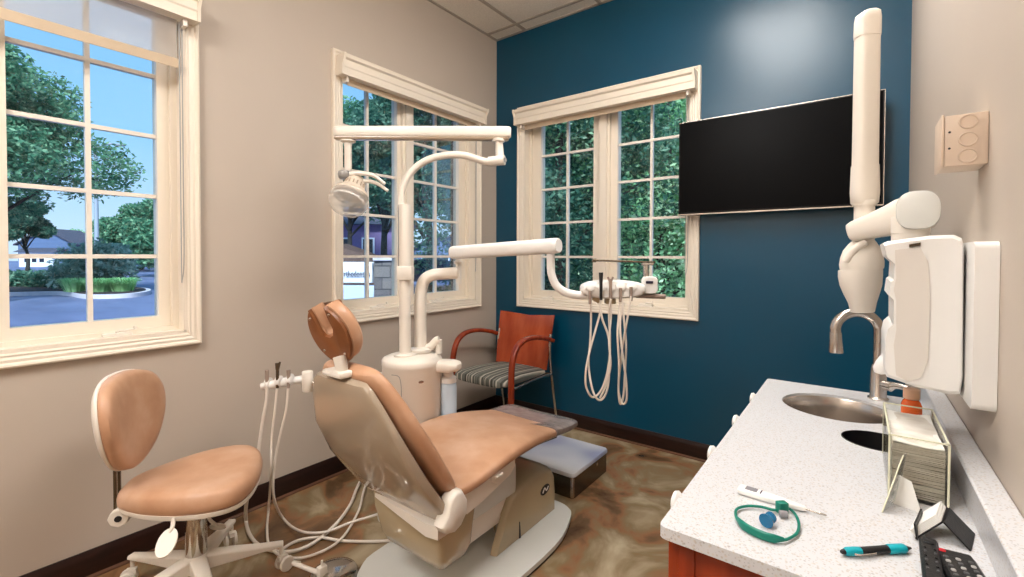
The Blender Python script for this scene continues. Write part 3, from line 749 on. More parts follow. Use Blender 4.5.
# tool holders, instruments, hoses
HP = [(590, 289, 304), (601, 275.5, 300), (610.5, 278, 300), (620.5, 286, 302), (631, 285, 301)]
HOSES = [
    [(590.5, 296), (591, 320), (590, 345), (588.5, 360), (590, 378), (594, 394), (599, 400), (604, 397), (608, 386), (609.5, 365), (610, 340), (609, 312), (611, 299)],
    [(600.5, 296), (600, 312), (596, 328), (590, 350), (586, 370), (586, 386), (592, 397), (600, 392), (606.5, 376), (610, 352), (608, 335), (602, 318), (600, 303)],
    [(610, 296), (611, 315), (609, 340), (610.5, 365), (606, 385), (600, 398)],
    [(620, 298), (618.5, 318), (617.5, 335), (619, 365), (618.5, 392), (620.5, 404), (623.5, 395), (625, 372), (626, 345), (624, 320), (622, 300)],
    [(631, 296), (627.5, 318), (623.5, 340), (620.5, 365), (618.5, 388), (622, 403), (626.5, 400), (626, 380), (622, 350), (620, 325), (623, 303)]]
for k, (u, v0, v1) in enumerate(HP):
    tf = T3-.062
    bm = NB(); lathe(bm, [(.016, 0), (.019, .003), (.019, .012), (.013, .016)], (at(u, 287, T3-.045), -fw+up*.3), 16); ho = fin(bm, 'tool_holder', M['white'], hd_)
    bm = NB(); cyl(bm, at(u, v0+2, tf), at(u, v1, tf), .0065, .0055, 12)
    if k == 1: cyl(bm, at(u, v0-3, tf), at(u, v0+6, tf), .0085, .007, 12)
    if k == 2:
        for s in (-1, 1): cyl(bm, at(u, v0+5, tf), at(u+s*2.6, v0-1, tf), .004, .004, 8)
        cyl(bm, at(u, v0+1, tf), at(u, v0+9, tf), .008, .006, 10)
    hi = fin(bm, 'handpiece', M['rubber'] if k == 1 else M['hose_grey'], ho)
    bm = NB(); pts = HOSES[k]
    tube(bm, [at(a, b, tf+.02*math.sin(j*.9+k)+.01*(k % 2)) for j, (a, b) in enumerate(pts)], .0042, n=8); fin(bm, 'hose', M['hose'], ho)
# tray arm, thin rod, control pad
bm = NB(); tube(bm, [at(636, 295.5, T3), at(650, 296.2, T3), at(665, 296.6, T3)], .010, n=12, smooth=False); fin(bm, 'tray_arm', M['hose_grey'], dl)
bm = NB(); R_ = [[at(649.5, 285, T3-.01)+rt*x*k+up*z*k-fw*f for x, z in sup(0, 0, .030, .034, 4, 28)] for f, k in ((-.014, .9), (-.010, 1.), (.010, 1.), (.014, .9))]
loft(bm, R_); cp = fin(bm, 'control_pad', M['white'], dl)
bm = NB(); box(bm, -.014, .014, -.002, .002, -.005, .005, .001, R=Matrix.Translation(at(649.5, 282.3, T3-.027))@Matrix.Rotation(yaw, 4, 'Z')); fin(bm, 'display_slot', M['darkink'], cp)
bm = NB(); cyl(bm, at(646, 279, T3), at(646, 263, T3), .011); box(bm, -.024, .02, -.012, .012, -.005, .005, .002, R=Matrix.Translation(at(648, 264, T3))@Matrix.Rotation(yaw, 4, 'Z')); fin(bm, 'tray_post', M['steel'], dl)
bm = NB(); cyl(bm, at(594, 260.3, T3), at(655, 262.3, T3), .0042, n=10); cyl(bm, at(592.5, 260.3, T3), at(596, 260.4, T3), .008, n=10)
fin(bm, 'tray_rod', M['dark_steel'], dl)

# ------------------------------------------------------------------ assistant's arm
T4 = 2.0
aa = root('assistant_instrument_arm', at(384, 378, 2.12), 'white horizontal assistant arm with suction and syringe hoses left of the dental chair back', 'dental instrument arm')
bm = NB(); tube(bm, [at(386, 374, 2.13), at(360, 377, 2.08), at(318, 382, 2.0)], .011, n=12, smooth=False); fin(bm, 'arm_tube', M['white'], aa)
bm = NB(); lathe(bm, [(.014, 0), (.016, .003), (.016, .018), (.012, .022)], (at(318, 383, 1.99), -rt), 16); fin(bm, 'swivel', M['steel'], aa)
c = at(307.5, 381, T4)
bm = NB(); lathe(bm, [(.020, -.045), (.0225, -.042), (.0225, .040), (.020, .043)], (c, (0, 0, 1)), 24); fin(bm, 'vertical_hub', M['enamel'], aa)
bm = NB(); cyl(bm, at(303, 379, T4), at(289, 381.5, T4-.01), .0165, .0165); cyl(bm, at(290, 381.2, T4-.01), at(270, 385, T4-.03), .020, .018); cyl(bm, at(271, 384.6, T4-.03), at(261.5, 386.3, T4-.035), .016, .014); hb_ = fin(bm, 'holder_bar', M['white'], aa)
AH = [(267, 370, [(267, 383), (266.5, 400), (262, 425), (258, 455), (254, 480), (247, 500), (246, 520), (250, 535), (262, 547), (285, 552), (310, 545), (335, 525), (350, 505), (357, 488), (366, 470)], .0085),
      (277.5, 363, [(277.5, 383), (275, 410), (271.5, 440), (271, 475), (268.5, 510), (267, 530), (270, 547), (285, 557), (310, 556), (340, 540), (358, 512), (364, 490), (370, 475)], .0062),
      (288.5, 370, [(288.5, 382), (286, 410), (279, 440), (274, 470), (274, 498), (283, 518), (300, 531), (325, 532), (352, 522), (378, 514), (395, 505)], .0062)]
for k, (u, v0, pts, rad) in enumerate(AH):
    tf = T4-.045
    bm = NB(); lathe(bm, [(.021, -.010), (.0235, -.008), (.0235, .008), (.021, .010)], (at(u+1.5, 384-(u-262)*.18, T4-.03), rt), 18); ho = fin(bm, 'instrument_clip', M['white'], hb_)
    bm = NB(); cyl(bm, at(u, v0, tf), at(u, 388, tf), .0085 if k != 1 else .007, .0065, 12)
    if k == 1:
        cyl(bm, at(u-1.5, v0, tf), at(u, v0+6, tf), .004, .008, 10); cyl(bm, at(u+2.5, v0-1, tf), at(u, v0+6, tf), .004, .008, 10)
    fin(bm, 'suction_tip', M['dark_steel' if k == 1 else 'hose_grey'], ho)
    P_ = []
    for j, (a, b) in enumerate(pts):
        g = atz(a, b, rad+.002+.009*k)
        # vertical part hangs at the holder's depth, then the hose lies on the floor
        hang = at(a, b, tf)
        P_.append(hang if (hang.z > .16 and j < 7) else g)
    # soften the transition
    hose_pts = []
    for j, p in enumerate(P_):
        if 0 < j < len(P_)-1 and (P_[j-1]-p).length > .35 or (j < len(P_)-1 and (P_[j+1]-p).length > .35):
            pass
        hose_pts.append(p)
    bm = NB(); tube(bm, hose_pts, rad*.85, n=10); fin(bm, 'hose', M['hose'], ho)
for k, pts in enumerate(([(282, 553), (285, 545), (300, 539), (320, 537), (345, 541), (385, 541), (398, 538)], [(286, 550), (296, 543), (318, 539.5), (345, 540), (383, 543), (398, 541)])):
    pass
bm = NB(); tube(bm, [atz(a, b, .010) for a, b in [(400, 537), (385, 541), (345, 541), (320, 537.5), (300, 540), (287, 546), (280, 553), (288, 560), (300, 563)]], .0058, n=10)
tag(fin(bm, 'floor_hose', M['hose'], loc=atz(345, 541, 0)), 'cream hose lying on the floor from chair base to foot pedal', 'hose')

# ------------------------------------------------------------------ foot control
fp = atz(334, 579, .0)
fc = root('foot_control', fp, 'round chrome dental foot pedal on the floor beside the chair base', 'foot pedal')
bm = NB(); lathe(bm, [(.085, .004), (.085, .022), (.078, .032), (.05, .044), (.02, .05), (.002, .051)], (fp, (0, 0, 1)), 36); fin(bm, 'pedal_disc', M['chrome'], fc)
bm = NB(); lathe(bm, [(.087, 0), (.087, .006), (.084, .008)], (fp, (0, 0, 1)), 36); fin(bm, 'rubber_base', M['rubber'], fc)
bm = NB(); a = atz(322, 574, .045); b = atz(293, 563, .05); cyl(bm, a, b, .008); box(bm, -.012, .012, -.016, .016, -.008, .03, .004, R=Matrix.Translation(a)); cyl(bm, a+V((0, 0, .03)), a+V((0, 0, .05)), .004); fin(bm, 'lever', M['enamel'], fc)

# ------------------------------------------------------------------ operator stool
SA = math.radians(58); so = V((.425, -2.212, 0))
st = root('operator_stool', so, 'tan saddle shaped operator stool with backrest beneath the left window', 'stool', rz=SA)
def spoke(bm, an, r0, r1):
    c, s = math.cos(an), math.sin(an)
    R = Matrix.Rotation(an, 4, 'Z')
    prf = []
    rings = []
    for f, w, z0, z1 in ((r0, .026, .095, .145), (.12, .022, .098, .135), (.2, .018, .10, .122), (r1, .015, .10, .114)):
        rings.append([R@V((f, x, z)) for x, z in ((-w, z0), (w, z0), (w, z1-.004), (w*.7, z1), (-w*.7, z1), (-w, z1-.004))])
    loft(bm, rings)
base_ang = [math.radians(a)-SA for a in (-9, 63, 135, 207, 279)]
bm = NB(); lathe(bm, [(.038, .09), (.04, .1), (.04, .145), (.034, .15)], ((0, 0, 0), (0, 0, 1)), 24); hub = lfin(bm, 'base_hub', M['enamel'], st)
for an in base_ang:
    bm = NB(); spoke(bm, an, .03, .275); lfin(bm, 'leg', M['enamel'], st, bevel=.003)
    c, s = math.cos(an), math.sin(an)
    bm = NB(); R = Matrix.Translation((c*.268, s*.268, 0))@Matrix.Rotation(an+.6, 4, 'Z')
    cyl(bm, (c*.268, s*.268, .07), (c*.268, s*.268, .108), .007, n=10)
    b2 = [(.0, 0.062), (.03, .062), (.038, .05), (.036, .03), (.0, .045)]
    loft(bm, [[R@V((x-.012, y, z)) for x, z in b2] for y in (-.009, .009)])
    cst = lfin(bm, 'caster_fork', M['enamel'], st)
    bm = NB()
    for y in (-.02, .011): 
        a_ = R@V((.014, y, .028)); b_ = R@V((.014, y+.012, .028)); cyl(bm, a_, b_, .0275, n=24)
    lfin(bm, 'wheel', M['enamel'], cst, bevel=.003)
bm = NB(); lathe(bm, [(.031, .14), (.033, .146), (.033, .315), (.031, .32), (.026, .321)], ((0, 0, 0), (0, 0, 1)), 28); colm = lfin(bm, 'gas_column', M['chrome'], st)
bm = NB(); lathe(bm, [(.024, .318), (.024, .365)], ((0, 0, 0), (0, 0, 1)), 24); lfin(bm, 'column_sleeve', M['rubber'], colm)
# seat pan + cushion, outline in local coords: +x is forward
SO = V((.0, .012, 0))
def stool_outline(k):
    pts = [(-.215, 0), (-.205, .06), (-.16, .11), (-.08, .165), (.02, .205), (.11, .215), (.175, .19), (.21, .12), (.222, 0), (.21, -.12), (.175, -.19), (.11, -.215), (.02, -.205), (-.08, -.165), (-.16, -.11), (-.205, -.06)]
    return [(SO.x-.008+p.x*k*.95, p.y*k*.96) for p in smoothpath([(a, b, 0) for a, b in pts], 3, True)]
SZ = .372
bm = NB(); loft(bm, [[V((x, y, SZ+z)) for x, y in stool_outline(k)] for k, z in ((.86, -.012), (.97, -.008), (.985, 0), (.985, .008))]); pan = lfin(bm, 'seat_pan', M['enamel'], st)
bm = NB()
rings = []
for k, z in ((.97, .008), (1.0, .018), (1.008, .034), (.985, .05), (.93, .062), (.82, .070), (.6, .072), (.35, .070), (.12, .068)):
    rings.append([V((x, y, SZ+z+.018*max(0, -(x-SO.x))/.2*(k if k < 1 else 1)*-.3+.012*(abs(y)/.2)**2*(z > .04))) for x, y in stool_outline(k)])
loft(bm, rings); lfin(bm, 'seat_cushion', M['leather'], st, smooth=60)
# mechanism plate
bm = NB(); box(bm, -.10, .10, -.05, .05, SZ-.032, SZ-.01, .004); box(bm, -.225, -.09, -.028, .028, SZ-.04, SZ-.012, .006); mc = lfin(bm, 'mechanism', M['enamel'], st)
bm = NB(); cyl(bm, (-.205, -.045, SZ-.036), (-.205, .04, SZ-.036), .030, n=8); lfin(bm, 'tilt_knob', M['enamel'], mc, bevel=.003); bm = NB(); cyl(bm, (-.205, -.048, SZ-.036), (-.205, -.0445, SZ-.036), .010, n=14); lfin(bm, 'pivot_hole', M['rubber'], mc)
def paddle(pts, e):
    bm = NB(); tube(bm, pts, .006, n=8)
    c = V(pts[-1]); d_ = (V(pts[-1])-V(pts[-2])).normalized(); 
    s0 = V((d_.y, -d_.x, 0)).normalized(); cc = c+d_*.028
    nn = d_.cross(s0)
    loft(bm, [[cc+d_*x+s0*y+nn*h for x, y in sup(0, 0, .042, .026, 2.1, 20)] for h in (-.003, .003)])
    lfin(bm, 'lever', M['enamel'], mc)
Ri = Matrix.Rotation(-SA, 4, 'Z')
def L_(p): return Ri@(V(p)-so)
paddle([L_(atx(173, 512, .50)), L_(at(173, 524, 1.42)), L_(at(170, 533, 1.40))], 0)
paddle([L_(at(206, 513, 1.62)), L_(at(210, 520, 1.68)), L_(at(216, 525, 1.74))], 0)
# back post and backrest
bx_ = -.222
bm = NB()
for y in (-.016, .016): box(bm, bx_-.004, bx_+.004, y-.006, y+.006, SZ-.03, .62, .002)
box(bm, bx_-.005, -.12, -.022, .022, SZ-.036, SZ-.02, .002)
lfin(bm, 'back_post', M['dark_steel'], st)
def bo(k):
    pts = [(0, -.145), (.055, -.135), (.11, -.10), (.15, -.045), (.172, .02), (.170, .085), (.135, .14), (.07, .165), (0, .17), (-.07, .165), (-.135, .14), (-.170, .085), (-.172, .02), (-.15, -.045), (-.11, -.10), (-.055, -.135)]
    return [(p.x*k, p.y*k) for p in smoothpath([(a, b, 0) for a, b in pts], 3, True)]
BZ = .635; BX = -.215
def bpnt(y, z, d): # curved backrest: concave towards the sitter
    yy = y*1.06; q = Matrix.Rotation(-.10, 3, 'Z')@V((d+.9*yy*yy-.12*z, yy, 0)); return V((BX+q.x+.003, q.y, BZ+z))
bm = NB(); loft(bm, [[bpnt(y, z, d) for y, z in bo(k)] for k, d in ((.9, .002), (.985, .006), (1., .018), (.985, .034), (.9, .044), (.7, .05), (.4, .052), (.1, .052))]); bk = lfin(bm, 'back_cushion', M['leather'], st, smooth=60)
bm = NB(); loft(bm, [[bpnt(y, z, d) for y, z in bo(k)] for k, d in ((.5, -.02), (.9, -.012), (1.0, -.002), (1.01, .004), (1.0, .008))]); bs = lfin(bm, 'back_shell', M['enamel'], st, smooth=50)
bm = NB(); loft(bm, [[V((BX-.004-.12*z-dd, y*1., BZ+z)) for y, z in ((-.03-wk, -.12), (.03+wk, -.12), (.045+wk, .02), (.03, .07), (-.03, .07), (-.045-wk, .02))] for dd, wk in ((.0, .006), (.03, 0.), (.042, -.008))]); lfin(bm, 'post_cover', M['taupe'], bs, bevel=.004)

# ------------------------------------------------------------------ guest chair
gx0, gx1, gyf, gyb = .125, .605, -.60, -.14
gc = root('guest_armchair', ((gx0+gx1)/2, -.37, 0), 'cherry wood armchair with striped seat in the corner by the blue wall', 'armchair')
gm = (gx0+gx1)/2
bm = NB(); R_ = []
for y, w, zt_, th in ((-.645, .15, .425, .03), (-.64, .20, .437, .05), (-.60, .222, .447, .062), (-.45, .225, .45, .065), (-.30, .218, .44, .06), (-.17, .205, .428, .05), (-.155, .18, .42, .03)):
    pp = []
    for i in range(32):
        t = 2*PI*i/32; c, s = math.cos(t), math.sin(t); u = math.copysign(abs(c)**(2/3.4), c); v = math.copysign(abs(s)**(2/3.4), s)
        pp.append(V((gm+u*w, y, zt_-th/2+th/2*v)))
    R_.append(pp)
loft(bm, R_); fin(bm, 'seat', M['stripe'], gc)
# backrest: curved ply, top edge sweeping to right corner
bm = NB(); R_ = []
for f in [i/12 for i in range(13)]:
    z = .42+.36*f; w0 = .218+.018*f; cv = .03; yb = -.175+.055*f+.02*f*f
    front = []; back_ = []
    for k in range(17):
        x = -1+2*k/16+0.
        yy = yb+cv*(1-x*x)*1.0; dzz = (.02*abs(x)**2-.01)*f
        front.append(V((gm+x*w0, yy-.006, z+dzz))); back_.append(V((gm+x*w0, yy+.006, z+dzz)))
    R_.append(front+back_[::-1])
loft(bm, R_); fin(bm, 'backrest', M['cherry_back'], gc, smooth=50)
for s, xx in ((-1, gx0-.005), (1, gx1+.005)):
    bm = NB()
    path = [(xx, -.615, .0), (xx, -.612, .22), (xx, -.61, .45), (xx, -.60, .55), (xx, -.565, .625), (xx, -.50, .665), (xx, -.42, .675), (xx, -.33, .668), (xx, -.22, .645), (xx, -.14, .62)]
    P_ = smoothpath(path, 5); R_ = []
    for i, p in enumerate(P_):
        t = (P_[min(i+1, len(P_)-1)]-P_[max(i-1, 0)]).normalized(); nn = V((0, -t.z, t.y))
        R_.append([p+V((1, 0, 0))*x+nn*z for x, z in sup(0, 0, .019, .015, 3.2, 14)])
    loft(bm, R_); fin(bm, 'arm', M['cherry'], gc)
    bm = NB(); tube(bm, [(xx-s*.012, -.05, .0), (xx-s*.014, -.09, .2), (xx-s*.016, -.13, .40), (xx-s*.018, -.145, .55), (xx-s*.02, -.13, .66)], .0105, n=12); fin(bm, 'leg', M['steel'], gc)
bm = NB(); tube(bm, [(gx0+.01, -.14, .385), (gx0+.02, -.30, .385), (gx0+.005, -.60, .38)], .009, n=10); tube(bm, [(gx1-.01, -.14, .385), (gx1-.02, -.30, .385), (gx1-.005, -.60, .38)], .009, n=10)
tube(bm, [(gx0+.01, -.55, .385), (gx1-.01, -.55, .385)], .009, n=10, smooth=False); tube(bm, [(gx0, -.14, .385), (gx1, -.14, .385)], .009, n=10, smooth=False); fin(bm, 'seat_frame', M['steel'], gc)

# ------------------------------------------------------------------ low steel box
bm = NB(); bx0, bx1, by0, by1 = .80, 1.18, -.86, -.46
sb = root('step_box', ((bx0+bx1)/2, (by0+by1)/2, 0), 'low square steel box with pale lid on the floor beyond the chair foot', 'floor box')
prism(bm, rrect(bx0+.004, bx1-.004, by0+.004, by1-.004, .022), lambda u, v, h: V((u, v, h)), .004, .112); bd = fin(bm, 'body', M['dark_steel'], sb)
bm = NB(); lathe(bm, [(.009, 0), (.009, .003), (.005, .004)], ((bx1-.004, -.60, .088), (1, 0, 0)), 16); fin(bm, 'lock', M['steel'], bd)
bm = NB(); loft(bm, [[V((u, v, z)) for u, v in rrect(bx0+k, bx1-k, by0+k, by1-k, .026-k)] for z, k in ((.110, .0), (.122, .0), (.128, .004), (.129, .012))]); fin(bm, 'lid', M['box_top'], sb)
bm = NB(); box(bm, bx1-.022, bx1-.0035, by0+.0035, by0+.022, .006, .111, .006); fin(bm, 'corner_strip', M['steel'], bd)

# ------------------------------------------------------------------ television
tv = root('wall_television', (1.90, -.02, 1.71), 'wide black flat television mounted on the blue wall', 'television')
tx0, tx1, tz0, tz1 = 1.438, 2.371, 1.438, 1.972
bm = NB(); box(bm, tx0, tx1, -.095, -.055, tz0, tz1, .003); fin(bm, 'housing', M['black'], tv)
bm = NB(); box(bm, tx0+.008, tx1-.008, -.0965, -.0945, tz0+.016, tz1-.008); fin(bm, 'screen', M['screen'], tv)
bm = NB(); box(bm, tx0, tx1, -.0975, -.094, tz0, tz0+.006); box(bm, tx0, tx1, -.0965, -.094, tz1-.0025, tz1+.0005); box(bm, tx1-.002, tx1+.001, -.0965, -.07, tz0, tz1); fin(bm, 'bezel_strip', M['steel'], tv)
bm = NB(); box(bm, 1.75, 2.05, -.06, 0, 1.6, 1.85, .003); fin(bm, 'wall_mount', M['black'], tv)

# ------------------------------------------------------------------ counter, cabinet, sink
CX0, CY0, CY1, CZ = 2.045, -1.10, -2.15, .795
SKC = V((2.240, -1.315)); SKR = (.128, .125)
TRC = V((2.320, -1.545)); TRR = (.066, .062)
def slab_with_holes(bm, x0, x1, y0, y1, z0, z1, holes):
    n = 40
    # outer outline + holes filled by triangulation
    outer = rrect(x0, x1, y0, y1, .011, 3)
    for z, flip in ((z1, 0), (z0, 1)):
        vo = [bm.verts.new((x, y, z)) for x, y in outer]
        eds = [bm.edges.new((vo[i], vo[(i+1) % len(vo)])) for i in range(len(vo))]
        hv = []
        for (c, r) in holes:
            vh = [bm.verts.new((c.x+r[0]*math.cos(2*PI*i/n), c.y+r[1]*math.sin(2*PI*i/n), z)) for i in range(n)]
            eds += [bm.edges.new((vh[i], vh[(i+1) % n])) for i in range(n)]; hv.append(vh)
        bmesh.ops.triangle_fill(bm, use_beauty=True, use_dissolve=False, edges=eds)
        if flip == 0: top = (vo, hv)
        else: bot = (vo, hv)
    for a, b in [(top[0], bot[0])]+list(zip(top[1], bot[1])):
        for i in range(len(a)): bm.faces.new((a[i], a[(i+1) % len(a)], b[(i+1) % len(b)], b[i]))
bm = NB(); slab_with_holes(bm, CX0, XW-.001, CY1, CY0, CZ-.018, CZ, [(SKC, SKR), (TRC, TRR)])
ct = root('countertop', (2.25, -1.6, CZ-.018), 'speckled white quartz countertop with sink along the right wall', 'countertop')
fin(bm, 'slab', M['quartz'], ct, smooth=30)
bm = NB(); box(bm, 2.426, XW-.001, CY1, CY0, CZ, CZ+.056, .003, 1); fin(bm, 'backsplash', M['quartz'], ct)
# sink bowl
def bowl(name, c, r, depth, m, par):
    bm = NB(); n = 40; R_ = []
    for k, z in ((.997, CZ-.007), (.985, CZ-.009), (.98, CZ-.05), (.96, CZ-.05-depth*.6), (.85, CZ-.05-depth*.9), (.5, CZ-.05-depth), (.12, CZ-.052-depth)):
        R_.append([V((c.x+r[0]*k*math.cos(2*PI*i/n), c.y+r[1]*k*math.sin(2*PI*i/n), z)) for i in range(n)])
    loft(bm, R_, cap=False); vs = bm.verts
    return fin(bm, name, m, par)
sk = root('sink', (SKC.x, SKC.y, CZ-.2), 'round brushed steel sink bowl set into the white counter', 'sink')
bowl('bowl', SKC, SKR, .12, M['steel'], sk)
bm = NB(); lathe(bm, [(.022, 0), (.022, .004), (.015, .005)], (V((SKC.x, SKC.y, CZ-.172)), (0, 0, 1)), 20); fin(bm, 'drain', M['chrome'], sk)
bm = NB(); n = 40
loft(bm, [[V((TRC.x+TRR[0]*k*math.cos(2*PI*i/n), TRC.y+TRR[1]*k*math.sin(2*PI*i/n), z)) for i in range(n)] for k, z in ((1.0, CZ-.031), (.985, CZ+.001), (.97, CZ+.001), (.95, CZ-.2))], cap=False)
tag(fin(bm, 'waste_chute', M['rubber'], loc=(TRC.x, TRC.y, CZ-.1)), 'small round black waste opening in the counter in front of the sink', 'waste chute')

cb_ = root('sink_cabinet', (2.27, -1.6, 0), 'cherry wood base cabinet under the white quartz counter', 'cabinet')
cx0 = CX0+.025; cy0, cy1 = CY0-.02, CY1+.025
bm = NB()   # panels, hollow so the sink fits
box(bm, cx0, XW-.035, cy1, cy1+.018, .09, CZ-.0195, .001); box(bm, cx0, XW-.035, cy0-.018, cy0, .09, CZ-.0195, .001); box(bm, cx0, XW-.035, cy1+.018, cy0-.018, .09, .108); box(bm, XW-.043, XW-.035, cy1+.018, cy0-.018, .108, CZ-.0195)
fin(bm, 'carcass', M['cherry'], cb_)
bm = NB(); box(bm, cx0+.06, XW-.06, cy1+.04, cy0-.03, 0, .09); fin(bm, 'toe_kick', M['dark_wood'], cb_)
bm = NB(); box(bm, cx0-.002, cx0+.022, cy1-.003, cy1+.019, .09, CZ-.0195, .001); fin(bm, 'corner_stile', M['cherry'], cb_)
nd = 4; seg = (cy0-cy1-.006)/nd
for k in range(nd):
    y0 = cy1+.003+seg*k; y1 = y0+seg-.004
    bm = NB(); box(bm, cx0-.019, cx0-.001, y0, y1, .62, CZ-.022, .002); dr = fin(bm, 'drawer', M['cherry'], cb_)
    def pull(p, zc_, ln, vert):
        bm = NB(); yc = (y0+y1)/2+(seg/2-.04 if vert else 0)
        lathe(bm, [(.008, 0), (.008, .012), (.016, .018), (.020, .024), (.018, .030), (.010, .033)], (V((cx0-.019, yc, zc_)), (-1, 0, 0)), 20); fin(bm, 'pull', M['white'], p)
    pull(dr, CZ-.036, .04, False)
    bm = NB(); box(bm, cx0-.019, cx0-.001, y0, y1, .10, .612, .002); do = fin(bm, 'door', M['cherry'], cb_); pull(do, .52, .05, True)

# faucet
fb = atz(878, 399, CZ); fx, fy = fb.x, fb.y
fa = root('faucet', (fx, fy, CZ), 'brushed steel gooseneck faucet standing behind the round sink', 'faucet')
bm = NB(); lathe(bm, [(.024, 0), (.025, .004), (.021, .007), (.0195, .01), (.0185, .085), (.016, .095), (.0145, .10)], (V((fx, fy, CZ)), (0, 0, 1)), 24); fin(bm, 'body', M['steel'], fa)
tf_ = (V((fx, fy, 0))-V((CAM.x, CAM.y, 0))).dot(V((fw.x, fw.y, 0)).normalized())
gn = [V((fx, fy, CZ+.095))]
TF = (V((fx, fy, 1.))-CAM).dot(fw)
sdir = V((-.9, -.28, 0)).normalized()
zt2 = at(870, 313, TF).z
arc = []
r_ = .053
cc = V((fx, fy, zt2-r_))+sdir*r_
for i in range(11):
    a_ = PI*i/10*1.06; arc.append(cc-sdir*r_*math.cos(a_)+V((0, 0, 1))*r_*math.sin(a_))
bm = NB(); tube(bm, [V((fx, fy, CZ+.09)), V((fx, fy, CZ+.14))]+arc, .0135, n=16, k=3); nk = fin(bm, 'gooseneck', M['steel'], fa)
e_ = arc[-1]; dd = (arc[-1]-arc[-2]).normalized()
bm = NB(); lathe(bm, [(.0145, -.002), (.0148, .0), (.0155, .02), (.0185, .055), (.018, .057), (.012, .057)], (e_, dd), 20); fin(bm, 'spray_head', M['steel'], nk)
bm = NB(); ls = V((.75, -.55, 0)).normalized(); cyl(bm, V((fx, fy, CZ+.045)), V((fx, fy, CZ+.045))+ls*.035, .014); tube(bm, [V((fx, fy, CZ+.045))+ls*.03, V((fx, fy, CZ+.052))+ls*.05, V((fx, fy, CZ+.05))+ls*.09], lambda f: .012-.006*f, n=12); fin(bm, 'lever', M['steel'], fa)

# ------------------------------------------------------------------ x-ray unit on right wall
xr = root('xray_unit', (XW, -1.62, 1.08), 'white wall mounted dental x-ray unit with folded arm and cone head over the counter', 'x-ray machine')
YN = -1.70
bm = NB(); prism(bm, [(y, z) for y, z in rrect(-1.762, -1.46, .945, 1.226, .012)], lambda u, v, h: V((h, u, v)), 2.435, XW-.0005); bevel_all(bm, .007, 3); fin(bm, 'wall_plate', M['white'], xr)
def XY(u, v): p = aty(u, v, YN); return (p.x, p.z)
o1 = [XY(883, 243), XY(888, 241), XY(930, 235.5), XY(955, 234.5), XY(963, 238), XY(965, 246), XY(964, 380), XY(961, 396), XY(950, 396), XY(915, 388), XY(887, 378), XY(884, 372), XY(884.5, 340), XY(887, 330), XY(893, 325), XY(893, 300), XY(888, 295), XY(890, 281), XY(893, 279), XY(894, 262), XY(886, 255)]
bm = NB()
cxx = sum(a for a, b in o1)/len(o1); czz = sum(b for a, b in o1)/len(o1)
loft(bm, [[V((cxx+(a-cxx)*k, y, czz+(b-czz)*k)) for a, b in o1] for y, k in ((YN, .95), (YN+.004, .985), (YN+.012, 1.), (YN+.16, 1.), (YN+.17, .99))]); ub = fin(bm, 'control_box', M['white'], xr, smooth=30)
o2 = [XY(895, 250), XY(920, 247), XY(928, 262), XY(930, 300), XY(928, 360), XY(921, 377), XY(908, 381), XY(896, 375), XY(893.5, 345), XY(896, 330), XY(896, 300), XY(893.5, 290), XY(896, 278)]
bm = NB(); prism(bm, o2, lambda u, v, h: V((u, h, v)), YN-.003, YN+.006); bevel_all(bm, .0018); fin(bm, 'front_panel', mat('off_white_panel', (222, 216, 208), .35), ub)
sx = [XY(909, 244.5), XY(920.5, 242.5), XY(920.5, 245.5), XY(909, 247.5)]
bm = NB(); prism(bm, sx, lambda u, v, h: V((u, h, v)), YN-.004, YN+.004); fin(bm, 'switch', M['dark_steel'], ub)
# swivel column + horizontal arm
TX = 1.20
sc_ = at(910, 238, 1.06); 
bm = NB(); lathe(bm, [(.034, -.02), (.034, .012), (.035, .013), (.035, .05)], (V((sc_.x, sc_.y, at(910, 239, 1.06).z)), (0, 0, 1)), 28); fin(bm, 'swivel_post', M['enamel'], xr)
A0 = at(921, 211.5, 1.06); A1 = at(856, 231, 1.19); d = (A1-A0).normalized(); s_ = V((-d.y, d.x, 0)).normalized(); u3 = d.cross(s_)
if u3.z < 0: u3 = -u3
L = (A1-A0).length; bm = NB(); R_ = []
for f, w_, h_ in ((-.12, .030, .024), (-.10, .040, .034), (-.04, .046, .042), (.06, .046, .045), (.24, .044, .045), (.4, .036, .040), (.7, .032, .033), (1.0, .028, .028), (1.08, .024, .024), (1.11, .014, .014)):
    R_.append([A0+d*L*f+s_*x+u3*z for x, z in sup(0, 0, w_*.8, h_*.95, 3, 28)])
loft(bm, R_); ha = fin(bm, 'horizontal_arm', M['enamel'], xr, smooth=60)
bm = NB(); ec = at(918, 210, 1.02); nn = (CAM-ec).normalized(); nn.z = 0; nn.normalize()
R_ = []
tu = V((-nn.y, nn.x, 0))
for f, k in ((-.02, .96), (.0, 1.), (.006, .97), (.009, .8)):
    R_.append([ec+tu*x*k+V((0, 0, 1))*z*k+nn*f for x, z in sup(0, 0, .038, .043, 2.6, 30)])
loft(bm, R_); fin(bm, 'elbow_cap', M['plate'], ha)
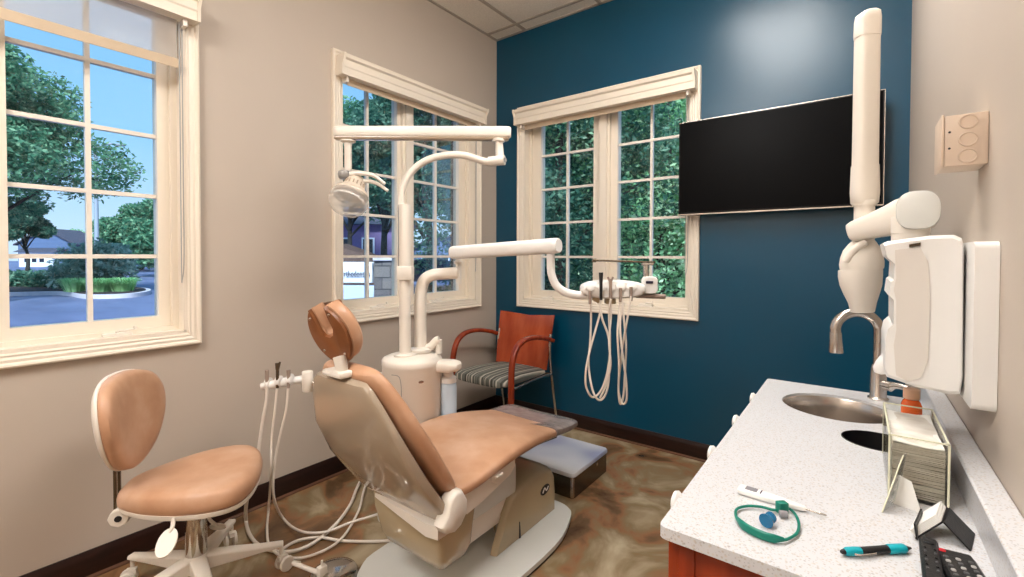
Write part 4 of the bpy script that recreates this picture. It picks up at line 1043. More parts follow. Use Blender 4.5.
# folded vertical arm
vb = at(864, 232, TX); vx, vy = vb.x, vb.y
zz = lambda v: at(864, v, TX).z
bm = NB(); R_ = []
for v, w_, d_ in ((206, .022, .018), (203, .029, .022), (192, .031, .023), (168, .0295, .022), (166, .0295, .022)):
    R_.append([V((vx, vy, zz(v)))+rt*x+fw*y for x, y in sup(0, 0, w_, d_, 3.2, 28)])
loft(bm, R_); va_ = fin(bm, 'lower_sleeve', M['enamel'], xr, smooth=60)
bm = NB(); R_ = []
for v, w_ in ((168, .027), (165, .0275), (45, .0265), (38, .0265)):
    R_.append([V((vx, vy, zz(v)))+rt*x+fw*y for x, y in sup(0, 0, w_, .021, 3.2, 28)])
loft(bm, R_); vt = fin(bm, 'vertical_arm', M['enamel'], xr, smooth=60)
bm = NB(); R_ = []
for v, w_, o__ in ((39, .028, 0), (36, .0285, 0), (22, .028, .0005), (16, .025, .001), (13.5, .016, .003)):
    R_.append([V((vx, vy, zz(v)))+rt*(x+o__)+fw*y+V((0, 0, .10*x if v < 36 else 0)) for x, y in sup(0, 0, w_, .022 if v > 14 else .016, 3., 28)])
loft(bm, R_); fin(bm, 'end_cap', M['enamel'], vt, smooth=60)
bm = NB(); cyl(bm, V((vx, vy, zz(240))), V((vx, vy, zz(198))), .0225); lathe(bm, [(.026, 0), (.026, .012), (.02, .016)], (V((vx, vy, zz(206))), (0, 0, 1)), 24); fin(bm, 'arm_joint', M['enamel'], xr)
# tube head: yoke + cone
bm = NB(); R_ = []
hx = at(861, 260, TX)
for v, w_, o__ in ((238, .018, .004), (243, .030, .002), (249, .040, 0), (256, .046, 0), (263, .049, .001), (268, .048, .002), (270, .047, .002)):
    c = V((hx.x, hx.y, zz(v)))+rt*o__
    R_.append([c+rt*x+fw*y+V((0, 0, .12*x)) for x, y in sup(0, 0, w_, w_*.8, 2.3, 30)])
loft(bm, R_); th_ = fin(bm, 'tube_head', M['enamel'], xr, smooth=60)
bm = NB(); R_ = []
for v, w_, o__ in ((269.5, .0485, .002), (276, .0485, .002), (285, .046, .004), (293, .040, .006), (303, .031, .009), (312, .0265, .010), (312.5, .022, .010)):
    c = V((hx.x, hx.y, zz(v)))+rt*(o__-.004)
    R_.append([c+rt*x+fw*y+V((0, 0, .06*x)) for x, y in sup(0, 0, w_, w_*.8, 2.3, 30)])
loft(bm, R_); fin(bm, 'cone', M['enamel'], th_, smooth=60)
bm = NB(); tube(bm, [hx+rt*-.012+V((0, 0, .045))-fw*.03, hx+rt*-.034+V((0, 0, .028))-fw*.022, hx+rt*-.047+V((0, 0, -.004))-fw*.01], .009, n=10); fin(bm, 'yoke', M['enamel'], th_)
bm = NB(); sb_ = aty(895, 366, YN+.03); R_ = []
for z, w_ in ((.03, .005), (.02, .010), (0, .016), (-.014, .017), (-.024, .012), (-.027, .004)):
    R_.append([V((sb_.x-.012+x+z*.3, sb_.y+.04+y, sb_.z+z)) for x, y in sup(0, 0, w_, w_, 2, 20)])
loft(bm, R_)
tube(bm, [V((sb_.x-.002, sb_.y+.04, sb_.z+.02)), V((sb_.x+.006, sb_.y+.04, sb_.z+.05)), V((sb_.x+.012, sb_.y+.04, sb_.z+.09))], .004, n=8)
fin(bm, 'hand_switch', M['white'], xr)

# junction box
jb = root('junction_box', (XW, -1.65, 1.41), 'square cream electrical junction box on the right wall above the x-ray unit', 'junction box')
bm = NB(); box(bm, 2.406, XW-.0005, -1.66, -1.57, 1.368, 1.462, .002); jbb = fin(bm, 'body', M['jbox'], jb)
bm = NB(); box(bm, 2.4015, 2.4055, -1.662, -1.568, 1.366, 1.464, .001); fin(bm, 'cover_plate', M['jbox'], jb)
for k, z in enumerate((1.447, 1.415, 1.385)):
    bm = NB(); n = 24; lathe(bm, [(.0135, 0), (.013, .0022), (.0118, .0024), (.0108, .0004)], (V((2.438, -1.66, z)), (0, -1, 0)), 28); fin(bm, 'knockout', M['jbox'], jbb)
for z in (1.431, 1.401):
    bm = NB(); lathe(bm, [(.002, 0), (.002, .001)], (V((2.413, -1.66, z)), (0, -1, 0)), 10); fin(bm, 'screw_hole', M['rubber'], jbb)

# ------------------------------------------------------------------ things on the counter
def onc(u, v, z=0.): return atz(u, v, CZ+z)
# clear acrylic towel holder with folded towels
x0, x1, y0, y1 = 2.326, 2.402, -1.83, -1.615
hz = .105
hd2 = root('towel_holder', ((x0+x1)/2, (y0+y1)/2, CZ), 'clear acrylic holder filled with folded paper towels on the counter', 'paper towel holder')
bm = NB(); t_ = .003
box(bm, x0, x1, y0, y0+t_, CZ, CZ+hz); box(bm, x0, x1, y1-t_, y1, CZ, CZ+hz); box(bm, x0, x0+t_, y0+t_, y1-t_, CZ, CZ+hz); box(bm, x1-t_, x1, y0+t_, y1-t_, CZ, CZ+hz); box(bm, x0+t_, x1-t_, y0+t_, y1-t_, CZ, CZ+t_)
fin(bm, 'acrylic_box', M['acrylic'], hd2)
bm = NB()
edge = mat('acrylic_edge', (226, 224, 196), .2)
for (a, b) in ((x0, y0), (x1-.002, y0), (x0, y1-.002), (x1-.002, y1-.002)): box(bm, a-.0005, a+.0025, b-.0005, b+.0025, CZ, CZ+hz+.0005)
for (a0, a1, b0, b1) in ((x0, x1, y0-.0005, y0+.0025), (x0, x1, y1-.003, y1), (x0-.0005, x0+.0025, y0, y1), (x1-.003, x1, y0, y1)): box(bm, a0, a1, b0, b1, CZ+hz-.001, CZ+hz+.001)
fin(bm, 'polished_edges', edge, hd2)
nt_ = 30
pt = root('paper_towel_stack', ((x0+x1)/2, (y0+y1)/2, CZ+.004), 'stack of folded white paper towels inside the clear acrylic holder', 'paper towels')
bm = NB(); rng = random.Random(3)
tp = ramp_mat('towel_edges', [(.3, (196, 188, 176)), (.5, (228, 222, 212)), (.8, (246, 244, 238))], 60, .8, stretch=(.3, .3, 5))
for k in range(nt_):
    z = CZ+.0045+k*.0029; a = rng.uniform(.0, .003); n = 14
    R_ = []
    for i in range(n+1):
        y = y0+.0055+a+(y1-y0-.011)*i/n
        wv = .0009*math.sin(i*1.3+k*.35)+.0006*rng.uniform(-1, 1)
        R_.append([V((x0+.0045+a*.5, y, z+wv)), V(((x0+x1)/2, y, z+wv+.0006*math.sin(k)) ), V((x1-.0045, y, z+wv)), V((x1-.0045, y, z+wv+.0021)), V(((x0+x1)/2, y, z+wv+.0024)), V((x0+.0045+a*.5, y, z+wv+.0021))])
    loft(bm, R_)
sm = fin(bm, 'folded_towels', tp, pt, smooth=20); sm['kind'] = 'stuff'
bm = NB(); R_ = []
for i in range(15):
    f = i/14; y = y0+.006+(y1-y0-.012)*f
    R_.append([V((x0+.005+(x1-x0-.01)*g, y, CZ+.094-.004*math.sin(PI*f)-.003*math.sin(PI*g)+.001*math.sin(9*f+5*g))) for g in [q/8 for q in range(9)]])
loft(bm, R_, closed=False, cap=False); fin(bm, 'top_towel', M['paper'], pt)
# orange bottle behind
ob = root('sanitizer_bottle', (2.352, -1.555, CZ), 'small bottle of orange liquid with clear cap between towel holder and wall', 'bottle')
ox, oy = at(903.5, 395, 1.0).x, 0
q_ = onc(904, 425); ox, oy = 2.374, -1.56
ob.location = (ox, oy, CZ)
bm = NB(); R_ = []
for z, w_ in ((0, .015), (.002, .017), (.095, .017), (.103, .014), (.108, .010)): R_.append([V((ox+x, oy+y, CZ+z)) for x, y in sup(0, 0, w_, w_*.8, 4, 24)])
loft(bm, R_); fin(bm, 'bottle_body', M['orange'], ob)
bm = NB(); lathe(bm, [(.011, .107), (.014, .109), (.014, .128), (.010, .13)], (V((ox, oy, CZ)), (0, 0, 1)), 20); fin(bm, 'cap', mat('peach_cap', (246, 200, 168), .3), ob)

# folded card standing (white tent / easel)
e0 = onc(882, 513); tk = V((.0015, 0, 0))
ez = root('easel_card', e0, 'clear and white easel sign holder seen from behind in front of the towels', 'sign holder')
top_ = at(905, 446, (V((2.345, -1.90, .87))-CAM).dot(fw))
bm = NB()
a0 = onc(882, 513); a1 = onc(906, 472)
tq = V((2.343, -1.862, CZ+.085)); a1 = a0+V((.02, .055, 0))
tr = tq+(a1-a0)*.2
loft(bm, [[a0+o_v, a1+o_v, tr+o_v, tq+o_v] for o_v in (V((0, 0, 0)), V((.0012, .0012, 0)))], closed=True); fin(bm, 'panel', M['acrylic'], ez)
bm = NB(); cyl(bm, a0+V((0, 0, .001)), tq, .0011, n=6); fin(bm, 'edge', edge, ez)
b0 = onc(886, 503); b1 = onc(921, 507.5); 
ppp = [onc(887, 501), onc(921.5, 508)]
ppp = [V((2.330, -1.855, CZ)), V((2.366, -1.868, CZ))]; hh_ = [V((2.338, -1.852, CZ+.048)), V((2.354, -1.86, CZ+.044))]
bm = NB(); loft(bm, [[ppp[0]+o_v, ppp[1]+o_v, hh_[1]+o_v, hh_[0]+o_v] for o_v in (V((0, 0, 0)), V((0, .0015, 0)))]); fin(bm, 'support_leg', M['paper'], ez)

# business card holder: black angled tray with cards
chd = root('card_holder', onc(930, 535), 'black angled business card holder with white cards by the backsplash', 'card holder')
tC = (onc(930, 530)-CAM).dot(fw)
def SL(pts, th, name, m, par, off):
    bm = NB(); loft(bm, [pts, [p+off for p in pts]]); return fin(bm, name, m, par, bevel=.0006)
# profile seen from the side: short front lip, base, tall rear support
A = onc(916, 539.5, .002); A_t = A+V((-.003, 0, .022)); C_ = onc(943, 523, .026); D_ = onc(970, 551.5, .0)
ex = V((.012, .058, 0))      # the holder's width runs away from the viewer
def strip(p, q, name, m, th=.0022):
    d_ = (q-p).normalized(); n_ = d_.cross(ex.normalized())*th
    bm = NB(); loft(bm, [[p, q, q+n_, p+n_], [p+ex, q+ex, q+ex+n_, p+ex+n_]]); return fin(bm, name, m, chd)
strip(A_t, A, 'front_lip', M['black_plastic']); strip(A, C_, 'card_tray', M['black_plastic']); strip(C_, D_, 'rear_support', M['black_plastic'])
cd_ = root('business_cards', A+ex*.5, 'small pile of white business cards lying in the black card holder', 'business cards')
d_ = (C_-A); n_ = d_.normalized().cross(ex.normalized()); n_ = n_ if n_.z > 0 else -n_
bm = NB()
for k in range(6):
    o__ = n_*(.0026+.0021*k)+d_*.02; e_x = ex*.94; s0 = A+ex*.03+o__; L1 = d_*(.96+.02*(k % 2))
    loft(bm, [[s0, s0+L1, s0+L1+n_*.0017, s0+n_*.0017], [s0+e_x, s0+L1+e_x, s0+L1+e_x+n_*.0017, s0+e_x+n_*.0017]])
cs = fin(bm, 'cards', M['paper'], cd_); cs['kind'] = 'stuff'

# thermometer
ta = onc(739, 487, .008); tb = onc(822, 515, .004); td = (tb-ta); td.z = 0; L = td.length; td.normalize(); tn = V((-td.y, td.x, 0))
tm = root('digital_thermometer', ((ta.x+tb.x)/2, (ta.y+tb.y)/2, CZ), 'white digital thermometer lying behind the teal ring holder', 'thermometer')
bm = NB(); R_ = []
for f, w_, h_ in ((0, .010, .004), (.01, .0118, .0055), (.3, .0118, .0055), (.62, .008, .0045), (.8, .005, .0035), (.82, .003, .002)):
    c = V((ta.x, ta.y, CZ+.0055))+td*(L*f)
    R_.append([c+tn*x+V((0, 0, z)) for x, z in sup(0, 0, w_, h_, 4, 20)])
loft(bm, R_); tb_ = fin(bm, 'case', M['white'], tm)
bm = NB(); c = V((ta.x, ta.y, CZ+.0055)); cyl(bm, c+td*L*.8, c+td*L*.99+V((0, 0, -.001)), .0016, .0012, 8); lathe(bm, [(.0017, 0), (.0017, .008), (.0005, .01)], (c+td*L*.97, td), 8); fin(bm, 'probe', M['chrome'], tm)
def pad(name, f0, f1, w0, m, par, z=.0112):
    bm = NB(); loft(bm, [[V((ta.x, ta.y, CZ+z+h))+td*(L*f)+tn*w for f, w in ((f0, -w0), (f1, -w0), (f1, w0), (f0, w0))] for h in (-.002, .0002)]); fin(bm, name, m, par)
pad('display', .09, .24, .0068, M['lcd'], tb_); pad('print', .28, .295, .0068, M['darkink'], tb_, .0111)

# teal bite ring
rc = V((2.1755, -2.035, CZ+.005))
rg = root('teal_ring_holder', rc-V((0, 0, .005)), 'teal flexible loop with blue suction cup on the counter', 'dental aiming ring')
ringpx = [(736, 516), (737, 509), (748, 506), (762, 507), (775, 510), (787, 508), (795, 514), (799, 524), (797, 533), (789, 538.5), (781, 540), (768, 538), (752, 531), (741, 523)]
bm = NB(); tube(bm, [onc(u, v, .005) for u, v in ringpx], .0021, n=10, k=5, closed=True); rr = fin(bm, 'loop', M['teal'], rg)
bm = NB(); P_ = smoothpath([onc(u, v, .0065) for u, v in [(736.5, 518), (744, 526), (757, 533), (771, 538), (784, 539.5)]], 5); R_ = []
for i, p in enumerate(P_):
    t = (P_[min(i+1, len(P_)-1)]-P_[max(i-1, 0)]).normalized(); s0 = V((-t.y, t.x, 0)); k = min(1, .45+3*min(i, len(P_)-1-i)/len(P_))
    R_.append([p+s0*x+V((0, 0, z)) for x, z in sup(0, 0, .0035*k, .0062*k, 3, 14)])
loft(bm, R_); fin(bm, 'grip_band', M['teal'], rg)
bm = NB(); ca = onc(766, 521, .010); cb2 = onc(779, 511, .012); dd = (cb2-ca).normalized(); lathe(bm, [(.0098, -.001), (.0105, .0), (.0095, .003), (.0065, .006), (.0062, .011), (.008, .013), (.008, .016), (.005, .018)], (ca, dd), 22); cup = fin(bm, 'suction_cup', M['blue_cup'], rg)
bm = NB(); box(bm, -.008, .008, -.006, .006, -.008, .010, .002, R=Matrix.Translation(onc(782, 508, .009))@Matrix.Rotation(.8, 4, 'Z')); fin(bm, 'clip', M['teal'], rg)
bm = NB(); q_ = onc(784, 515, .006); cyl(bm, q_-V((.006, 0, 0)), q_+V((.004, .004, 0)), .0055, n=12); fin(bm, 'grey_plug', M['lcd'], rg)

# pen
pa_ = onc(841, 552, .006); pb_ = onc(911, 548, .006); pd = (pb_-pa_).normalized(); Lp = (pb_-pa_).length
pn = root('ballpoint_pen', ((pa_.x+pb_.x)/2, (pa_.y+pb_.y)/2, CZ), 'black pen with turquoise grip and clip end on the counter', 'pen')
bm = NB(); lathe(bm, [(.002, 0), (.0032, .002), (.0042, Lp*.1), (.0048, Lp*.28), (.0052, Lp*.6), (.0055, Lp*.65), (.005, Lp*.9), (.003, Lp*.95), (.0012, Lp)], (pa_, pd), 20); bb = fin(bm, 'barrel', M['black_plastic'], pn)
bm = NB(); lathe(bm, [(.0055, Lp*.66), (.0063, Lp*.68), (.0063, Lp*.88), (.0052, Lp*.91)], (pa_, pd), 20); fin(bm, 'grip', M['teal_pen'], pn)
bm = NB(); lathe(bm, [(.0040, Lp*.05), (.0055, Lp*.08), (.0057, Lp*.2), (.0052, Lp*.27)], (pa_, pd), 20); fin(bm, 'cap_end', M['teal_pen'], pn)
sd = V((pd.y, -pd.x, 0))
bm = NB(); tube(bm, [pa_+pd*Lp*.14+sd*.006, pa_+pd*Lp*.2+sd*.0085, pa_+pd*Lp*.35+sd*.008, pa_+pd*Lp*.44+sd*.0066], .0012, n=8); fin(bm, 'clip', M['steel'], pn)

# remotes
def remote(name, p0, p1, w, h, label, buttons, redb):
    a = V(p0); b = V(p1); d = (b-a); L = d.length; d.normalize(); s = V((d.y, -d.x, 0))
    r = root(name, (a.x, a.y, CZ), label, 'remote control', 'remote controls on the counter')
    bm = NB(); R_ = []
    out = rrect(0, L, -w/2, w/2, w*.28)
    for z, k in ((.0005, .004), (.004, 0), (h-.003, 0), (h, .003)):
        R_.append([V((a.x, a.y, CZ+z))+d*min(max(x, k), L-k)+s*max(min(y, w/2-k), -w/2+k) for x, y in out])
    loft(bm, R_); bd = fin(bm, 'body', M['black_plastic'], r, smooth=30)
    for (fx_, fy_, bl, bw_, m) in buttons:
        bm = NB(); c = V((a.x, a.y, CZ+h))+d*fx_+s*fy_
        loft(bm, [[c+d*x*k+s*y*k+V((0, 0, z)) for x, y in sup(0, 0, bl, bw_, 3, 12)] for z, k in ((-.001, 1), (.0012, 1), (.0018, .8))]); fin(bm, 'button', m, bd)
    return r
ra = onc(928, 548); rb = onc(935, 600)
dv_ = (rb-ra).normalized()
remote('remote_control', ra, ra+dv_*.14, .020, .016, 'slim black remote control with ring pad lying left of the telephone style keypad', [(.016, 0, .006, .006, M['black'])]+[(.034+.011*i, y, .0018, .0016, M['button_dark'] if i % 2 else M['black']) for i in range(6) for y in (-.005, .005)], None)
ra2 = onc(952, 560); dv2 = (onc(975, 600)-ra2).normalized()
remote('remote_control', ra2, ra2+dv2*.15, .040, .014, 'wide black remote control with red power button nearest the backsplash', [(.009, .012, .003, .0035, M['red'])]+[(.024+.010*i, y, .0022, .0026, M['button'] if (i+k) % 2 else M['button_dark']) for i in range(9) for k, y in enumerate((-.012, 0, .012))], None)

# ------------------------------------------------------------------ outdoors
GZ = -.35
bm = NB(); box(bm, -160, 120, .5, 160, GZ-.3, GZ); box(bm, -160, -.5, -120, .5, GZ-.3, GZ); struct(fin(bm, 'ground_parking_lot', M['asphalt']))

def foliage(bm, blobs, n, size, rng, droop=0.):
    tot = sum(b[1][0]*b[1][1]*b[1][2] for b in blobs)**1.
    ws = [(b[1][0]*b[1][1]+b[1][1]*b[1][2]+b[1][0]*b[1][2]) for b in blobs]; W = sum(ws)
    for (c, r), w in zip(blobs, ws):
        m = int(n*w/W)
        for _ in range(m):
            u = V((rng.gauss(0, 1), rng.gauss(0, 1), rng.gauss(0, 1))).normalized()
            k = rng.uniform(.55, 1.04)
            k += .18*noise.noise((u*2.3+V(c)))
            p = V((c[0]+u.x*r[0]*k, c[1]+u.y*r[1]*k, c[2]+u.z*r[2]*k))
            a = V((rng.gauss(0, 1), rng.gauss(0, 1), rng.gauss(0, .7)-droop)).normalized(); b_ = a.cross(V((rng.gauss(0, 1), rng.gauss(0, 1), rng.gauss(0, 1)))).normalized()
            s = size*rng.uniform(.6, 1.4)
            q = [p-a*s, p+b_*s*.45, p+a*s, p-b_*s*.45]
            bm.faces.new([bm.verts.new(x) for x in q])

def tree(base, h, r, mat_, label, cat='tree', n=9000, size=.12, trunk=.12, seed=0, name='leafy_tree', crown0=.3, spread=1., nblob=10):
    n = int(n*2.2); size *= .58; h -= r*.35
    rng = random.Random(seed)
    base = V(base); R_ = root(name, base, label, cat)
    bm = NB(); top = base+V((0, 0, h*.8)); 
    tube(bm, [base, base+V((rng.uniform(-.1, .1), rng.uniform(-.1, .1), h*.3)), base+V((rng.uniform(-.15, .15), rng.uniform(-.15, .15), h*.55)), top], lambda f: trunk*(1-.75*f), n=10)
    fin(bm, 'trunk', M['bark'], R_)
    bl = []
    for i in range(nblob):
        an = rng.uniform(0, 2*PI); zf = crown0+(1-crown0)*(i+.5)/nblob
        rr_ = r*spread*rng.uniform(.35, .75)*(1-max(0, zf-.6)*1.3)
        c = base+V((math.cos(an)*rr_, math.sin(an)*rr_, h*zf)); q = r*rng.uniform(.38, .6)*(1.1-.4*zf)
        bl.append((c, (q, q, q*.75)))
    bm = NB()
    for c, q in bl[:7]:
        s = base+V((0, 0, (c.z-base.z)*.6)); tube(bm, [s, (s+c)/2+V((0, 0, .1)), c], lambda f: trunk*.4*(1-.7*f), n=6, k=3)
    fin(bm, 'branches', M['bark'], R_)
    bm = NB(); foliage(bm, bl, n, size, rng); fin(bm, 'foliage', mat_, R_, smooth=180)
    return R_
def gp(u, t): p = at(u, 260, t); return V((p.x, p.y, GZ))
# through window 1
tree(gp(-2, 15), 9.3, 3.0, M['leaf_mid'], 'large leafy green tree at left seen through the leftmost window', n=16000, size=.14, trunk=.16, seed=1, crown0=.42, nblob=18)
tree(gp(26, 30), 5.2, 1.6, M['leaf_dark'], 'darker tree behind the large leafy tree seen through the leftmost window', n=6000, size=.2, seed=2, crown0=.62)
tree(gp(134, 42), 6.8, 2.7, M['leaf_mid'], 'rounded green tree right of the street lamp outside', n=9000, size=.26, seed=3, crown0=.2, nblob=14)
tree(gp(172, 34), 6.8, 2.5, M['leaf_mid'], 'tall green tree at the right edge of the leftmost window', n=8000, size=.24, seed=4, crown0=.15, nblob=14)
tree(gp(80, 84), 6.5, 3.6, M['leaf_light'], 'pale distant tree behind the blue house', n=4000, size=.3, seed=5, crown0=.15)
tree(gp(122, 48), 4.6, 2.6, M['leaf_dark'], 'low dark tree behind the dome shaped shrub', n=5000, size=.25, seed=6, crown0=.2)
# curb island
isl = [gp(-20, 17.5), gp(58, 17.6), gp(86, 16.2), gp(128, 16.6), gp(150, 18.2), gp(140, 20), gp(90, 23), gp(-20, 24)]
bm = NB(); P_ = [(p.x, p.y) for p in smoothpath(isl, 5, True)]; prism(bm, P_, lambda u, v, h: V((u, v, h)), GZ, GZ+.15); bevel_all(bm, .02, 1); cu = fin(bm, 'curb_island', M['concrete'], loc=gp(70, 19)); tag(cu, 'planted island with pale concrete curb in the parking lot', 'curb island')
cen = sum((V((a, b, 0)) for a, b in P_), V((0, 0, 0)))/len(P_)
bm = NB(); prism(bm, [(cen.x+(a-cen.x)*.95, cen.y+(b-cen.y)*.93) for a, b in P_], lambda u, v, h: V((u, v, h)), GZ+.12, GZ+.17); fin(bm, 'mulch_bed', M['mulch'], cu)
rng = random.Random(11)
p = gp(94, 19.6); sr = root('dome_shrub', p, 'large dome shaped grey green shrub on the parking lot island', 'shrub')
bm = NB(); bl = [(p+V((0, 0, .9)), (1.45, 1.45, 1.25))]+[(p+V((rng.uniform(-.9, .9), rng.uniform(-.9, .9), rng.uniform(.4, 1.6))), (.65, .65, .5)) for _ in range(10)]
foliage(bm, bl, 9000, .11, rng); fin(bm, 'foliage', M['leaf_bush'], sr, smooth=180)
bm = NB(); cyl(bm, p+V((0, 0, .1)), p+V((0, 0, .8)), .08, n=8); fin(bm, 'stem', M['bark'], sr)
for k, (u, t, lb) in enumerate(((76, 17.4, 'left clump of pale fountain grass under the dome shaped shrub'), (100, 17.3, 'middle clump of pale fountain grass under the dome shaped shrub'), (122, 17.6, 'right clump of pale fountain grass under the dome shaped shrub'))):
    p = gp(u, t)+V((0, 0, .16)); bm = NB()
    for _ in range(500):
        an = rng.uniform(0, 2*PI); l_ = rng.uniform(.35, .62); o__ = V((math.cos(an), math.sin(an), 0)); b0 = p+o__*rng.uniform(0, .35); w_ = V((-o__.y, o__.x, 0))*.012
        m1 = b0+o__*l_*.35+V((0, 0, l_*.85)); e1 = b0+o__*l_*.8+V((0, 0, l_*.75))
        vs = [bm.verts.new(x) for x in (b0-w_, b0+w_, m1+w_, m1-w_, e1)]
        bm.faces.new(vs[:4]); bm.faces.new((vs[3], vs[2], vs[4]))
    tag(fin(bm, 'ornamental_grass', M['leaf_grass'], loc=p, smooth=180), lb, 'ornamental grass', 'fountain grass clumps on the island')
p0, p1_ = gp(-10, 21), gp(56, 20)
bm = NB(); foliage(bm, [(p0.lerp(p1_, f)+V((0, 0, .35)), (.8, .6, .5)) for f in (0, .2, .4, .6, .8, 1)], 7000, .09, rng); tag(fin(bm, 'low_hedge', M['leaf_dark'], loc=p0, smooth=180), 'low dark clipped hedge on the left part of the island', 'hedge')
# lawn strip and street
bm = NB(); q = [gp(-30, 27), gp(62, 29), gp(66, 36), gp(-30, 40)]; prism(bm, [(a.x, a.y) for a in q], lambda u, v, h: V((u, v, h)), GZ, GZ+.06); struct(fin(bm, 'ground_lawn', M['lawn']))
# street lamp
b0 = gp(97, 30); sl = root('street_lamp', b0, 'tall grey street lamp with curved arm in the leftmost window', 'street lamp')
tz = at(97, 148, 30).z; hx_ = at(127, 148.5, 30)
bm = NB(); cyl(bm, b0, V((b0.x, b0.y, tz-.4)), .14, .09, 12); fin(bm, 'pole', M['pole'], sl)
bm = NB(); tube(bm, [V((b0.x, b0.y, tz-.6)), V((b0.x, b0.y, tz-.05))+rt*.1, V((b0.x, b0.y, tz+.22))+rt*.9, V((b0.x, b0.y, tz+.2))+rt*1.4], .05, n=8); fin(bm, 'arm', M['pole'], sl)
bm = NB(); c = V((b0.x, b0.y, tz+.16))+rt*1.65; loft(bm, [[c+rt*x*k+fw*y*k+V((0, 0, z)) for x, y in sup(0, 0, .34, .14, 2.4, 16)] for z, k in ((-.07, .7), (0, 1), (.07, .6))]); fin(bm, 'lamp_head', M['pole'], sl)

def house(name, u, t, w, d, h, m, label, roof_h=1.6, ang=0.3, wins=(), gable=True):
    p = gp(u, t); r = root(name, p, label, 'house'); Rm = Matrix.Translation(p)@Matrix.Rotation(yaw+ang, 4, 'Z')
    bm = NB(); box(bm, -w/2, w/2, 0, d, 0, h, R=Rm)
    if gable: loft(bm, [[Rm@V((x, y, z)) for x, z in ((-w/2, h), (w/2, h), (0, h+roof_h))] for y in (.01, d)])
    fin(bm, 'walls', m, r)
    bm = NB()
    if gable:
        for s in (-1, 1): loft(bm, [[Rm@V((x, y, z)) for x, z in ((s*(w/2+.35), h-.25), (0, h+roof_h+.02), (0, h+roof_h+.2), (s*(w/2+.35), h-.06))] for y in (-.3, d+.3)])
    else:
        loft(bm, [[Rm@V((x, y, z)) for y, z in ((-.4, h-.05), (d/2, h+roof_h), (d+.4, h-.05))] for x in (-w/2-.4, w/2+.4)])
    fin(bm, 'roof', M['roof'], r)
    for (x0, x1, z0, z1) in wins:
        bm = NB(); box(bm, x0-.08, x1+.08, -.06, -.001, z0-.08, z1+.08, R=Rm); wf = fin(bm, 'window', M['house_white'], r)
        bm = NB(); box(bm, x0, x1, -.075, -.055, z0, z1, R=Rm); fin(bm, 'pane', M['car_glass'], wf)
    return r
house('house', 47, 62, 6.5, 6, 3.0, M['siding'], 'blue gabled house with dark roof far off in the leftmost window', 1.9, .2, [(-2, -1.2, .9, 2.2), (.4, 1.2, .9, 2.2)], True)
house('house', 36, 58, 3.6, 2.5, 1.9, M['house_white'], 'low white porch house in front of the blue gabled house', .5, .2, [(-1.2, -.7, .6, 1.5), (-.4, .1, .6, 1.5), (.4, .9, .6, 1.5)], False)
def car(u, t, label, m, ang=0.):
    p = gp(u, t); r = root('parked_car', p, label, 'car'); Rm = Matrix.Translation(p)@Matrix.Rotation(yaw+ang, 4, 'Z')
    out = [(-2.2, .35), (-2.15, .75), (-1.3, .9), (-.7, 1.38), (.7, 1.42), (1.35, .95), (2.1, .85), (2.2, .4)]
    bm = NB(); loft(bm, [[Rm@V((x*k, y, z)) for x, z in out] for y, k in ((-.85, .97), (-.75, 1), (.75, 1), (.85, .97))]); fin(bm, 'body', m, r, smooth=30)
    bm = NB(); loft(bm, [[Rm@V((x, y, z)) for x, z in ((-1.15, .93), (-.68, 1.3), (.66, 1.33), (1.15, .97))] for y in (-.87, .87)]); fin(bm, 'side_windows', M['car_glass'], r)
    for x in (-1.4, 1.35):
        for y in (-.88, .7):
            bm = NB(); cyl(bm, Rm@V((x, y, .33)), Rm@V((x, y+.18, .33)), .33, n=18); fin(bm, 'wheel', M['rubber'], r)
    return r
car(150, 46, 'white car parked at the right edge of the leftmost window', M['car'], .1)

# through window 2: sign, stone pier, houses, shrubs
sg = gp(352, 9.); ST = 9.
def spx(u, v, t=ST): return at(u, v, t)
sn = root('practice_sign', V((spx(358, 270).x, spx(358, 270).y, GZ)), 'white practice sign reading Orthodontics beside grey stone pier outside', 'sign')
a = spx(318, 261.5); b = spx(371, 285.5)
def vpanel(name, u0, u1, v0, v1, t, dep, m, par, bev=.01):
    p = at(u0, v0, t); q = at(u1, v1, t); bm = NB()
    z0, z1 = q.z, p.z
    W_ = (V((q.x, q.y, 0))-V((p.x, p.y, 0))); L = W_.length; an = math.atan2(W_.y, W_.x)
    box(bm, 0, L, 0, dep, z0, z1, bev, 1, R=Matrix.Translation((p.x, p.y, 0))@Matrix.Rotation(an, 4, 'Z'))
    return fin(bm, name, m, par)
vpanel('sign_panel', 318, 372, 262, 283, ST, .25, M['house_white'], sn)
vpanel('lower_panel', 318, 374, 285.5, 301, ST-.02, .3, mat('bluish_white_panel', (188, 202, 232), .5), sn)
vpanel('stone_pier', 374, 396, 261, 340, ST-.1, .5, M['stone'], sn, .0)
vpanel('stone_base', 310, 374, 301, 345, ST-.05, .45, M['stone'], sn, .0)
vpanel('pier_cap', 372.5, 397.5, 257.5, 261, ST-.16, .6, M['concrete'], sn)
fc_ = bpy.data.curves.new('lettering_curve', 'FONT'); fc_.body = 'Orthodontics'; fc_.size = .165; fc_.extrude = .004; fc_.offset = .0015; fc_.align_x = 'RIGHT'; fc_.space_character = 1.05
fo = bpy.data.objects.new('lettering_source', fc_); COL.objects.link(fo)
bpy.context.view_layer.update(); dg = bpy.context.evaluated_depsgraph_get()
me = bpy.data.meshes.new_from_object(fo.evaluated_get(dg)); bpy.data.objects.remove(fo)
lo_ = bpy.data.objects.new('lettering', me); COL.objects.link(lo_); me.materials.clear(); me.materials.append(M['darkink']); lo_.parent = sn
pp_ = spx(370.5, 276)-fw*.03
